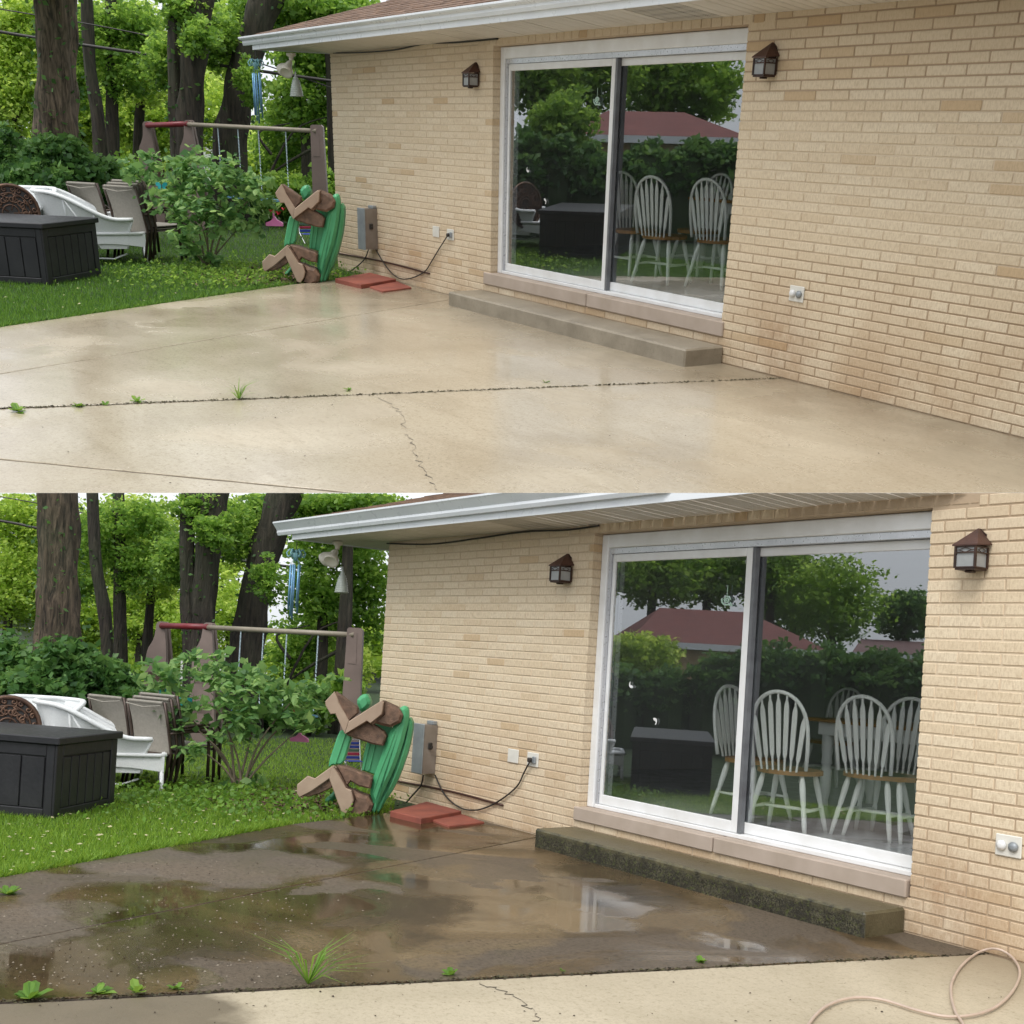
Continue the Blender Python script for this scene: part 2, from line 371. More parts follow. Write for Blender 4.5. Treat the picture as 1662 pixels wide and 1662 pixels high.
def build_house(d):
    view = 'upper' if P.key == 'T' else 'lower'
    wet = 'above the clean pale patio' if P.key == 'T' else 'beside the dark wet dirty patio'
    H = thing('brick_house', f'tan brick house with white gutter and sliding glass door {wet}', 'house', (0,0,0))
    P.house = H
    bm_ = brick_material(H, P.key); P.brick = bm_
    mort = mortar_mat(H)
    xc, xr, zs, zd, zst, zsb = d['xc'], d['xr'], d['zs'], d['zd'], d['zst'], d['zsb']
    xR = d['xR']; L = d['L']; ch = .0673; gap = .0095
    sep_ = None
    wall = MB()   # mortar core, 6 mm behind the brick faces, jambs 6 mm inside
    g = .005
    wall.box((xc+g, g, -.3), (0-g, .26, zs+.3)); wall.box((xr+g, g, -.3), (xR, .26, zs+.3))
    wall.box((-g+.001, g, -.3), (xr+g-.001, .26, zsb-.004)); wall.box((-g+.001, g, zd+.004), (xr+g-.001, .26, zs+.3))
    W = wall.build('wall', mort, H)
    # bricks
    cand = []
    ncourse = int((zs+.12)/ch)+1
    for c in range(-1, ncourse):
        z0 = c*ch+gap/2; z1 = (c+1)*ch-gap/2
        spans = []
        zc = (z0+z1)/2
        head = d['zd']
        if z0 > head-.02:
            spans = [(xc, -.30), (xr+.30, xR)]
        elif zc > zsb-.01 and not z0 > head-.02:
            spans = [(xc, 0), (xr, xR)]
        else: spans = [(xc, xR)]
        for si, (a, b_) in enumerate(spans):
            off = (L/2 if c % 2 else 0)
            k0 = math_floor((a-xc-off)/L)-1
            x = xc+off+k0*L
            while x < b_:
                x0 = max(x, a); x1 = min(x+L, b_)
                if x1-x0 > .03:
                    if x1-x0 < .06 and False: pass
                    cand.append((x0+ (gap/2 if x0 > a+1e-6 else 0), x1-(gap/2 if x1 < b_-1e-6 else 0), z0, z1))
                x += L
    # soldier course of short upright faces over the door
    hx = -.30; sw = .118
    zt = max(zs+.10, d['zd']+.1)
    while hx < xr+.30-.05:
        cand.append((hx+gap/2, min(hx+sw, xr+.3)-gap/2, d['zd']+.012, zt)); hx += sw
    def vis(x, z):
        q = P.R @ (np.array([x, 0, z])-P.C)
        if q[2] < .3: return 1e9, False
        u = PX+F*q[0]/q[2]; v = PY+F*q[1]/q[2]
        ok = (-10 < u < 1672) and ((-5 < v < 800) if P.key == 'T' else (800 < v < 1667))
        return q[2], ok
    sc_ = []
    for i, (x0, x1, z0, z1) in enumerate(cand):
        dd, ok = vis((x0+x1)/2, (z0+z1)/2); sc_.append((0 if ok else 1, dd/((x1-x0)), i))
    order = sorted(sc_); sel = set(i for _, _, i in order[:300])
    cache = {}
    rest = MB()
    r_ = random.Random(3)
    for i, (x0, x1, z0, z1) in enumerate(cand):
        dy = r_.uniform(-.0015, .0015)
        if i in sel:
            key = (round(x1-x0, 2), round(z1-z0, 3))
            if key not in cache:
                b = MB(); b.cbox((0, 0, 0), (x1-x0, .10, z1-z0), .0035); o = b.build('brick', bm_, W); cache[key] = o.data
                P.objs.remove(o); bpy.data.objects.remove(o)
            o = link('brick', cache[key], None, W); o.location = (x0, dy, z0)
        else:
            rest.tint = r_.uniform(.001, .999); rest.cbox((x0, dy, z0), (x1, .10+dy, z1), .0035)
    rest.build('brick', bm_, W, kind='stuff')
    # house body: side walls, back, interior room; unseen right-hand opening added to light it
    body = MB()
    body.box((xc+.01, .262, -.3), (xc+.3, 6.5, zs+.02)); body.box((xR-.3, .262, -.3), (xR, .8, zs+.02)); body.box((xR-.3, 5.0, -.3), (xR, 6.5, zs+.02)); body.box((xR-.3, .801, -.3), (xR, 4.999, zst+.5)); body.box((xc+.302, 6.2, -.3), (xR-.302, 6.5, zs+.02))
    body.build('side_wall', mort, H)
    rm = MB(); rx0, rx1 = -2.2, xR-.402
    rm.box((rx0, .262, -.2), (rx1, 5.6, zst+.015)); fl = rm.build('interior_floor', M_['roomfloor'], H)
    rm = MB(); rm.box((rx0-.1, .262, zst+.016), (rx0, 5.6, zs)); rm.box((rx1, .262, zst+.016), (rx1+.1, .8, zs)); rm.box((rx1, 5.0, zst+.016), (rx1+.1, 5.6, zs)); rm.box((rx1, .8, zst+.016), (rx1+.1, 5.0, zst+.5)); rm.box((rx0-.1, 5.602, -.2), (rx1+.1, 5.7, zs)); rm.box((rx0-.1, .262, zs+.002), (rx1+.1, 5.7, zs+.1))
    rm.build('interior_wall', M_['roomwall'], H)
    # sill stones
    xs0, xsj, xs1 = d['xsl'], d['xsj'], d['xsr']
    for a, b_ in ((xs0, xsj-.006), (xsj+.006, xs1)):
        s = MB(); s.cbox((a, d['ys'], zsb), (b_, .262, zst), .008); s.build('sill_stone', M_['stone'], H)
    # sliding door
    D = MB(); zf = zst+.001; zt_ = zd; yf = .085
    D.cbox((.0, yf, zf), (.075, .255, zt_), .006)            # left jamb board
    D.cbox((xr-.05, yf, zf), (xr, .255, zt_), .006)
    D.cbox((.076, yf, zt_-.105), (xr-.051, .255, zt_), .006)  # head board
    D.cbox((.076, yf+.012, zf), (xr-.051, .255, zf+.03), .004)
    DF = D.build('sliding_door', M_['white'], H)
    tr = MB(); tr.box((.077, yf+.022, zt_-.15), (xr-.052, .25, zt_-.106)); tr.box((.077, yf+.02, zf+.031), (.1, .25, zt_-.151)); tr.build('door_track', M_['alu'], DF)
    xm = d['xm']
    z0, z1 = zf+.032, zt_-.152
    def sash(xa, xb, y, nm, ry=.035, sl_=.03, sr_=.055):
        s = MB()
        s.cbox((xa, y, z0), (xa+sl_, y+ry, z1), .004); s.cbox((xb-sr_, y, z0), (xb, y+ry, z1), .004)
        s.cbox((xa+sl_+.001, y+.001, z0), (xb-sr_-.001, y+ry-.001, z0+.075), .004); s.cbox((xa+sl_+.001, y+.001, z1-.06), (xb-sr_-.001, y+ry-.001, z1), .004)
        o = s.build(nm, M_['white'], DF)
        gl = MB(); gl.box((xa+sl_+.002, y+.012, z0+.076), (xb-sr_-.002, y+.018, z1-.061)); gl.build('glass_pane', M_['glass'], DF)
        sp = MB(); e = .002
        sp.box((xa+sl_+.0005, y+.0195, z0+.0755), (xa+sl_+.03, y+.03, z1-.0605)); sp.build('pane_gasket', M_['dark_alu'], DF)
    sash(.101, xm+.03, yf+.035, 'door_sash'); sash(xm-.02, xr-.052, yf+.08, 'door_sash', sl_=.05, sr_=.02)
    st = MB(); st.box((xm+.031, yf+.037, z0), (xm+.06, yf+.078, z1)); st.build('meeting_stile', M_['dark_alu'], DF)
    # step
    s = MB(); s.cbox((d['stl'], d['std'], -.02), (d['strr'], -.002, d['sth']), .014)
    stp = s.build('concrete_step', step_mat(H), None)
    stp['label'] = 'clean grey-brown concrete step under the sliding door of the pale patio' if P.key == 'T' else 'mossy dark concrete step under the sliding door of the wet dirty patio'
    stp['category'] = 'step'
    # eave: soffit panels, fascia, gutter, roof
    xg, xfb = d['xg'], d['xfb']; yF, yG = -.525, -.62; zF = d['zfb']; zG = d['zg']
    n = 0; x = xfb+.01; r2 = random.Random(5)
    vent_or_shade = d['vent_or_shade']
    while x < xR-.02:
        wdt = .215
        b = MB(); zi = zs+.0; a = MB()
        y0, y1 = yF+.002, (-.0005 if x+wdt > xc+.001 else 1.6)
        if x < xc and x+wdt > xc: wdt = xc-x; y1 = 1.6
        zi = zs
        dz = r2.uniform(-.0015, .0015)
        mat = M_['vent_or_shade'] if vent_or_shade[0] < x < vent_or_shade[1] else M_['vinyl']  # in the lower place the dark panels stand in for a shaded soffit patch
        for q in range(2):
            xa = x+q*wdt/2; xb = x+(q+1)*wdt/2-.008
            slope = (zF+.02-zi)/(0-yF)
            za = zF+.012+dz; zb_ = zi+dz if y1 < .1 else zi
            if y1 > .1: zb_ = za
            b.add([(xa, y0, za), (xb, y0, za), (xb, y1, zb_), (xa, y1, zb_), (xa, y0, za+.012), (xb, y0, za+.012), (xb, y1, zb_+.012), (xa, y1, zb_+.012)],
                  [(0,3,2,1),(4,5,6,7),(0,1,5,4),(1,2,6,5),(2,3,7,6),(3,0,4,7)])
        b.build('soffit_panel', mat, H); x += wdt
    f = MB(); f.box((xfb, yF-.02, zF), (xR, yF, zF+.14)); f.box((xfb-.02, yF-.02, zF), (xfb-.0005, 6.8, zF+.14)); f.build('fascia', M_['gutter'], H)
    # K style gutter
    zb = zF+.055; zt2 = zG+.01
    prof = [(yF-.021, zb), (yF-.058, zb), (yF-.072, zb+.028), (yF-.07, zb+.05), (yG-.018, zt2-.03), (yG-.03, zt2-.016), (yG-.03, zt2), (yG-.018, zt2+.003), (yG-.014, zt2-.008), (yG-.005, zt2-.03), (yF-.06, zb+.055), (yF-.05, zb+.01), (yF-.021, zb+.01)]
    g_ = MB(); g_.prism([(xg, y, z) for y, z in prof], (xR-xg, 0, 0))
    g_.prism([(xg-.004, y, z) for y, z in [(yF-.021, zb)]+prof[1:8]+[(yF-.021, zt2)]], (.0035, 0, 0))
    g_.build('gutter', M_['gutter'], H)
    # hip roof of shingle courses
    rf = MB(); sl = .30; x0 = xg+.02; y0 = yG+.01; zr = zG-.005
    rows = 14; dy = .14
    rsh = random.Random(9)
    for k in range(rows):
        ya = y0+k*dy; yb = y0+(k+1)*dy+.03; za = zr+k*dy*sl; zb2 = zr+(k*dy+dy+.03)*sl
        x = x0+k*dy
        while x < xR:
            wd = rsh.uniform(.22, .36); t_ = rsh.uniform(.004, .011); rf.tint = rsh.random()
            rf.add([(x, ya, za), (x+wd-.006, ya, za), (x+wd-.006, yb, zb2), (x, yb, zb2), (x, ya, za+t_+.006), (x+wd-.006, ya, za+t_+.006), (x+wd-.006, yb, zb2+.003), (x, yb, zb2+.003)],
                   [(4,5,6,7),(0,1,5,4),(1,2,6,5),(3,0,4,7)])
            x += wd
    roof = MB(); yy = y0+rows*dy
    roof.prism([(x0, y0, zr-.012), (xR, y0, zr-.012), (xR, 3.2, zr-.012+(3.2-y0)*sl), (x0+3.2-y0, 3.2, zr-.012+(3.2-y0)*sl)], (0, 0, .008))
    roof.prism([(x0, y0, zr-.012), (x0+3.2-y0, 3.2, zr-.012+(3.2-y0)*sl), (x0, 7.0, zr-.012)], (0, 0, .008))
    RO = roof.build('roof', M_['shingle'], H)
    rf.build('shingle', M_['shingle'], RO, kind='stuff')
    return H
from math import floor as math_floor

def step_mat(anchor):
    m, t, b = new_mat('step_concrete_'+P.key); co = coords(t, anchor)
    sep = N(t, 'SeparateXYZ'); t.links.new(co, sep.inputs[0])
    n1 = noise(t, co, 3.5, 7, .62, .3); n2 = noise(t, co, 38, 4, .7)
    if P.key == 'T':
        col = mixc(t, ramp(t, n1, [(.35, 0.), (.65, 1.)]), (.21,.18,.135), (.30,.26,.20))
        col = mixc(t, ramp(t, n2, [(.55, 0.), (.75, .6)]), col, (.15,.13,.09))
        r = math(t, 'MULTIPLY_ADD', n1, .5, .2)
    else:
        top = mixc(t, ramp(t, n1, [(.3, 0.), (.7, 1.)]), (.065,.055,.028), (.13,.11,.06))
        g = N(t, 'NewGeometry'); s2 = N(t, 'SeparateXYZ'); t.links.new(co, s2.inputs[0])
        vo = N(t, 'TexVoronoi'); vo.inputs['Scale'].default_value = 55; t.links.new(co, vo.inputs['Vector'])
        face = mixc(t, ramp(t, noise(t, co, 120, 5, .8), [(.44, 0.), (.60, 1.)]), (.010,.009,.007), (.13,.12,.075))
        face = mixc(t, ramp(t, noise(t, co, 6, 6, .7), [(.42, .75), (.62, 0.)]), face, (.018,.016,.012))
        face = mixc(t, ramp(t, noise(t, co, 40, 6, .8), [(.54, 0.), (.62, .55)]), face, (.10,.12,.03))
        topz = N_map(t, sep.outputs[2], P.sth-.05, P.sth-.005); face = mixc(t, math(t, 'MULTIPLY', topz, ramp(t, noise(t, co, 14, 5), [(.35, 0.), (.6, 1.)])), face, (.12,.105,.055))
        face = mixc(t, ramp(t, vo.outputs['Distance'], [(.1, .0), (.2, 0.)]), face, (.3,.27,.2))
        front = N_map(t, sep.outputs[1], P.step_front+.02, P.step_front+.008)
        col = mixc(t, front, top, face); r = math(t, 'MULTIPLY_ADD', n1, .45, .12)
    t.links.new(col, b.inputs['Base Color']); t.links.new(r, b.inputs['Roughness'])
    bump(t, b, n2, .5 if P.key == 'T' else .9, .006*P.s); return m
def vent_or_shade_mat():
    m, t, b = new_mat('perforated_or_shaded_soffit'); co = coords(t)
    v = N(t, 'TexVoronoi'); v.inputs['Scale'].default_value = 55; v.inputs['Randomness'].default_value = 0; t.links.new(co, v.inputs['Vector'])
    col = mixc(t, ramp(t, v.outputs['Distance'], [(.2, 1.), (.35, 0.)]), (.5,.47,.42), (.03,.03,.03)); t.links.new(col, b.inputs['Base Color']); b.inputs['Roughness'].default_value = .5; return m
M_['vent_or_shade'] = vent_or_shade_mat()
def glass_mat():
    m, t, b = new_mat('door_glass'); t.nodes.remove(b)
    lw = N(t, 'LayerWeight'); lw.inputs['Blend'].default_value = .5; gm = N(t, 'NewGeometry')
    gl = N(t, 'BsdfGlossy'); gl.inputs['Roughness'].default_value = 0.0; gl.inputs['Color'].default_value = (.95,.97,1,1)
    tr = N(t, 'BsdfTransparent'); tr.inputs['Color'].default_value = (.96,.975,.97,1)
    f = math(t, 'MULTIPLY_ADD', math(t, 'POWER', lw.outputs['Facing'], 4.0),   .68, .32, clamp=True)
    f = math(t, 'MULTIPLY', f, math(t, 'SUBTRACT', 1.0, gm.outputs['Backfacing']))
    mx_ = N(t, 'MixShader'); t.links.new(f, mx_.inputs[0]); t.links.new(tr.outputs[0], mx_.inputs[1]); t.links.new(gl.outputs[0], mx_.inputs[2])
    t.links.new(mx_.outputs[0], t.nodes['Material Output'].inputs[0]); return m
M_['glass'] = glass_mat()

# ---------------------------------------------------------------- ground
def blobs(t, co, pts, amp=.28, ns=2.2):
    nz = N(t, 'TexNoise'); nz.inputs['Scale'].default_value = ns; nz.inputs['Detail'].default_value = 5; t.links.new(co, nz.inputs['Vector'])
    sub_ = N(t, 'VectorMath', operation='SUBTRACT'); t.links.new(nz.outputs['Color'], sub_.inputs[0]); sub_.inputs[1].default_value = (.5, .5, .5)
    sc_ = N(t, 'VectorMath', operation='SCALE'); sc_.inputs['Scale'].default_value = amp*4; t.links.new(sub_.outputs[0], sc_.inputs[0])
    ad = N(t, 'VectorMath', operation='ADD'); t.links.new(co, ad.inputs[0]); t.links.new(sc_.outputs[0], ad.inputs[1])
    fl = N(t, 'VectorMath', operation='MULTIPLY'); t.links.new(ad.outputs[0], fl.inputs[0]); fl.inputs[1].default_value = (1, 1, 0); out = None
    for u, v, r in pts:
        c = G(u, v); d = N(t, 'VectorMath', operation='DISTANCE'); t.links.new(fl.outputs[0], d.inputs[0]); d.inputs[1].default_value = (float(c[0]), float(c[1]), 0)
        m = N_map(t, d.outputs['Value'], r, r*.72); out = m if out is None else math(t, 'MAXIMUM', out, m)
    return out
def concrete_T(anchor):
    m, t, b = new_mat('pale_washed_concrete'); co = coords(t, anchor)
    big = noise(t, co, .55, 5, .55, .6); mid = noise(t, co, 3.0, 6, .6, .5); fine = noise(t, co, 60, 5, .75)
    mp = N(t, 'Mapping'); mp.inputs['Scale'].default_value = (1.0, 3.6, 1); mp.inputs['Rotation'].default_value = (0, 0, radians(-32)); t.links.new(co, mp.inputs[0])
    streak = noise(t, mp.outputs[0], 1.3, 6, .65, .8)
    col = mixc(t, ramp(t, big, [(.35, 0.), (.65, 1.)]), (.40,.335,.24), (.52,.455,.345))
    col = mixc(t, ramp(t, streak, [(.45, 0.), (.7, .38)]), col, (.30,.245,.165))
    col = mixc(t, ramp(t, fine, [(.3, .45), (.52, 0.)]), col, (.22,.175,.115))
    sp1 = noise(t, co, 26, 9, .85); col = mixc(t, ramp(t, sp1, [(.36, .75), (.48, 0.)]), col, (.24,.19,.12)); col = mixc(t, ramp(t, noise(t, co, 33, 9, .85), [(.55, 0.), (.66, .5)]), col, (.60,.54,.43))
    sep = N(t, 'SeparateXYZ'); t.links.new(co, sep.inputs[0])
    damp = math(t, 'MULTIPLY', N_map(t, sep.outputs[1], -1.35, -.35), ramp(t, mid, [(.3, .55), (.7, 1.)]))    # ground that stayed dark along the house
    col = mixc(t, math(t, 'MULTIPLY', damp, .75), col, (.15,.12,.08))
    t.links.new(col, b.inputs['Base Color'])
    wetn = noise(t, co, .9, 3, .5, .4)
    r = ramp(t, math(t, 'ADD', math(t, 'MULTIPLY', wetn, .8), math(t, 'MULTIPLY', streak, .25)), [(.40, .05), (.54, .16), (.70, .42)])
    wetb = blobs(t, co, [(60,620,.45), (175,535,.5), (305,522,.35), (340,505,.3), (40,735,.4), (280,765,.3), (40,575,.4), (300,590,.25), (800,590,.5)])
    r = mixc(t, wetb, r, .05); rr = math(t, 'ADD', r, math(t, 'MULTIPLY', fine, .10)); t.links.new(rr, b.inputs['Roughness']); b.inputs['Specular IOR Level'].default_value = .5
    hh = math(t, 'ADD', math(t, 'MULTIPLY', fine, .25), math(t, 'MULTIPLY', mid, 1.2)); bump(t, b, hh, .30, .006*P.s); return m
def concrete_B(anchor, dirty):
    m, t, b = new_mat('wet_grimy_concrete' if dirty else 'washed_concrete_lower'); co = coords(t, anchor)
    big = noise(t, co, .75, 5, .55, .8); mid = noise(t, co, 2.6, 6, .6, .5); fine = noise(t, co, 70, 5, .75); tiny = noise(t, co, 140, 3, .7)
    if dirty:
        col = ramp(t, big, [(.30, (.035,.024,.012)), (.44, (.065,.045,.022)), (.56, (.115,.076,.036)), (.70, (.20,.14,.075))])
        dryb = blobs(t, co, [(250,1395,.55), (350,1410,.6), (440,1400,.5), (40,1500,.45), (120,1490,.3), (560,1440,.25)]); tanb = blobs(t, co, [(690,1415,.35), (860,1470,.45), (930,1490,.35), (820,1520,.4), (1100,1500,.4), (700,1540,.3)])
        dry = ramp(t, noise(t, co, .62, 3, .45, 1.2), [(.545, 0.), (.575, 1.)])
        col = mixc(t, math(t, 'MULTIPLY', dry, .75), col, mixc(t, mid, (.10,.08,.06), (.15,.12,.09)))
        dry = math(t, 'MAXIMUM', dry, dryb)
        col = mixc(t, math(t, 'MULTIPLY', dryb, .7), col, mixc(t, mid, (.13,.105,.08), (.19,.155,.12))); col = mixc(t, math(t, 'MULTIPLY', tanb, .6), col, mixc(t, mid, (.14,.095,.045), (.24,.175,.095)))
        col = mixc(t, ramp(t, mid, [(.55, 0.), (.8, .5)]), col, (.10,.085,.035))
        col = mixc(t, ramp(t, noise(t, co, 34, 9, .85), [(.38, .8), (.5, 0.)]), col, (.025,.018,.010)); col = mixc(t, ramp(t, noise(t, co, 45, 9, .85), [(.56, 0.), (.66, .5)]), col, (.24,.19,.13))
        grit = ramp(t, tiny, [(.66, 0.), (.74, 1.)]); zone = ramp(t, noise(t, co, 1.7, 3), [(.42, 0.), (.55, 1.)])
        col = mixc(t, math(t, 'MULTIPLY', math(t, 'MULTIPLY', grit, zone), .7), col, (.30,.26,.20))
        col = mixc(t, ramp(t, fine, [(.33, .6), (.5, 0.)]), col, (.03,.022,.014))
        t.links.new(col, b.inputs['Base Color'])
        pud = ramp(t, noise(t, co, 1.05, 4, .5, .7), [(.40, .03), (.50, .12), (.58, .40)])
        pb = blobs(t, co, [(190,1460,.5), (230,1480,.35), (40,1570,.5), (60,1610,.4), (950,1450,.34), (955,1495,.3), (985,1470,.3), (1180,1528,.2), (300,1590,.25)], .15)
        r = mixc(t, pb, math(t, 'ADD', pud, math(t, 'MULTIPLY', dry, .35)), .025); t.links.new(r, b.inputs['Roughness'])
        rough_h = ramp(t, noise(t, co, 1.05, 4, .5, .7), [(.46, .05), (.62, 1.)]); rough_h = math(t, 'MULTIPLY', rough_h, math(t, 'SUBTRACT', 1.0, math(t, 'MULTIPLY', pb, .93)))
        bump(t, b, math(t, 'MULTIPLY', math(t, 'ADD', fine, math(t, 'MULTIPLY', mid, .5)), rough_h), .45, .008); b.inputs['Specular IOR Level'].default_value = .32
    else:
        col = mixc(t, ramp(t, big, [(.35, 0.), (.65, 1.)]), (.40,.34,.235), (.52,.45,.33))
        col = mixc(t, ramp(t, fine, [(.3, .5), (.52, 0.)]), col, (.27,.22,.14))
        col = mixc(t, ramp(t, mid, [(.5, 0.), (.75, .4)]), col, (.34,.29,.20))
        col = mixc(t, ramp(t, noise(t, co, 30, 9, .85), [(.36, .8), (.48, 0.)]), col, (.25,.20,.125)); col = mixc(t, ramp(t, noise(t, co, 41, 9, .85), [(.56, 0.), (.68, .5)]), col, (.62,.56,.44))
        mp = N(t, 'SeparateXYZ'); t.links.new(co, mp.inputs[0])
        # unwashed grime at the left end of this slab
        edge = math(t, 'SUBTRACT', math(t, 'MULTIPLY_ADD', noise(t, co, 2.2, 4), .8, -.4), math(t, 'ADD', mp.outputs[1], 3.95))
        wetm = math(t, 'MULTIPLY', N_map(t, edge, -.06, .10), 1.0)
        rim = math(t, 'MULTIPLY', N_map(t, mp.outputs[1], -1.0, -.2), .7)
        col = mixc(t, rim, col, (.24,.19,.125))
        col = mixc(t, math(t, 'MULTIPLY', wetm, .85), col, mixc(t, mid, (.06,.045,.025), (.17,.135,.085)))
        t.links.new(col, b.inputs['Base Color'])
        r = math(t, 'MULTIPLY_ADD', mid, .4, .38); t.links.new(r, b.inputs['Roughness']); bump(t, b, math(t, 'ADD', fine, math(t, 'MULTIPLY', mid, .4)), .35, .006)
    return m
def poly_slab(pts, th=.09, ch=.003, wob=0.0, seed=1):     # slab with worn arrises; pts counter clockwise in xy
    b = MB(); r = random.Random(seed); P2 = []
    n = len(pts)
    for i in range(n):
        a = np.array(pts[i], float); c = np.array(pts[(i+1)%n], float); L = np.linalg.norm(c-a); k = max(1, int(L/.12)) if wob else 1
        nn = np.array([-(c-a)[1], (c-a)[0]])/max(L, 1e-6)
        for q in range(k):
            p = a+(c-a)*q/k
            if wob and q: p = p+nn*r.uniform(-wob, wob)
            P2.append(p)
    cen = np.mean(P2, axis=0); n = len(P2)
    def inset(pp, d):
        res = []
        m = len(pp)
        for i in range(m):
            a, c, e = pp[i-1], pp[i], pp[(i+1)%m]; t1 = (c-a)/max(np.linalg.norm(c-a), 1e-6); t2 = (e-c)/max(np.linalg.norm(e-c), 1e-6)
            nm = np.array([-(t1+t2)[1], (t1+t2)[0]]); nm = nm/max(np.linalg.norm(nm), 1e-6); res.append(c+nm*d)
        return res
    I = inset(P2, ch)
    vs = [(p[0], p[1], -th) for p in P2]+[(p[0], p[1], -ch) for p in P2]+[(p[0], p[1], 0) for p in I]
    fs = [(i, (i+1)%n, n+(i+1)%n, n+i) for i in range(n)]+[(n+i, n+(i+1)%n, 2*n+(i+1)%n, 2*n+i) for i in range(n)]+[tuple(range(2*n, 3*n))]
    b.add(vs, fs); return b
def ccw(pts):
    a = sum(pts[i][0]*pts[(i+1)%len(pts)][1]-pts[(i+1)%len(pts)][0]*pts[i][1] for i in range(len(pts)))
    return pts if a > 0 else pts[::-1]
def line(p, q):   # p,q 2D -> function of t
    p = np.array(p[:2]); q = np.array(q[:2]); return p, q-p
def isect(a, b):
    p, r = a; q, s = b; c = r[0]*s[1]-r[1]*s[0]; t = ((q-p)[0]*s[1]-(q-p)[1]*s[0])/c; return p+t*r
def blades(name, mat, pts, hgt, wdt, lean=.4, parent=None, spread=0, **props):
    n = len(pts); a = rng.uniform(0, 2*pi, n); h = hgt*rng.uniform(.5, 1.3, n); w = wdt*rng.uniform(.6, 1.3, n)
    dx = np.cos(a)*w; dy = np.sin(a)*w; b = rng.uniform(0, 2*pi, n); l = h*lean*rng.uniform(0, 1.6, n)
    V = np.zeros((n, 3, 3)); V[:, 0] = pts; V[:, 0, 0] -= dx; V[:, 0, 1] -= dy; V[:, 1] = pts; V[:, 1, 0] += dx; V[:, 1, 1] += dy
    V[:, 2] = pts; V[:, 2, 0] += np.cos(b)*l; V[:, 2, 1] += np.sin(b)*l; V[:, 2, 2] += h
    return quads(name, V, mat, parent, rng.uniform(.02, .98, n), **props)
def leaf_quads(cent, size, droop=.0, aspect=.62):
    n = len(cent); d = rng.normal(size=(n, 3)); d /= np.linalg.norm(d, axis=1)[:, None]; d[:, 2] = d[:, 2]*.6-droop; d /= np.linalg.norm(d, axis=1)[:, None]
    e = np.cross(d, rng.normal(size=(n, 3))); e /= np.linalg.norm(e, axis=1)[:, None]
    s = (size*rng.uniform(.45, 1.5, n))[:, None]
    V = np.stack([cent-d*s*.5, cent+e*s*aspect*.5-d*s*.05, cent+d*s*.5, cent-e*s*aspect*.5-d*s*.05], 1); return V
def crown_pts(ells, n, per=26, cl=.16, shell=.5):
    vol = np.array([e[1][0]*e[1][1]*e[1][2] for e in ells])**.67; vol = vol/vol.sum(); out = []; tint = []
    for (c, r), f in zip(ells, vol):
        k = max(1, int(n*f/per)); c = np.array(c); r = np.array(r)
        d = rng.normal(size=(k, 3)); d /= np.linalg.norm(d, axis=1)[:, None]; q = rng.uniform(0, 1, k)**(shell)
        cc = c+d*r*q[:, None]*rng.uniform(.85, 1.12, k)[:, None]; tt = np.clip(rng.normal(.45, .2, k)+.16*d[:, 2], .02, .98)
        m = np.repeat(cc, per, 0)+rng.normal(size=(k*per, 3))*cl*np.mean(r)*np.array([1, 1, .55]); out.append(m); tint.append(np.clip(np.repeat(tt, per)+rng.normal(0, .13, k*per), .01, .99))
    return np.concatenate(out), np.concatenate(tint)
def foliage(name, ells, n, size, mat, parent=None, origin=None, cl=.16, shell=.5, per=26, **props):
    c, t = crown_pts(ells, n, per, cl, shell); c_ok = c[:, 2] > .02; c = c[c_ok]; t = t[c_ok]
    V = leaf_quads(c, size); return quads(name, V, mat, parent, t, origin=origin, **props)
def inpoly(pts, poly):
    x, y = pts[:, 0], pts[:, 1]; inside = np.zeros(len(pts), bool); n = len(poly)
    for i in range(n):
        x0, y0 = poly[i][:2]; x1, y1 = poly[(i+1)%n][:2]
        c = ((y0 > y) != (y1 > y)) & (x < (x1-x0)*(y-y0)/((y1-y0) or 1e-9)+x0); inside ^= c
    return inside
def cam_px(p):
    q = (p-P.C) @ P.R.T; return PX+F*q[:, 0]/q[:, 2], PY+F*q[:, 1]/q[:, 2], q[:, 2]
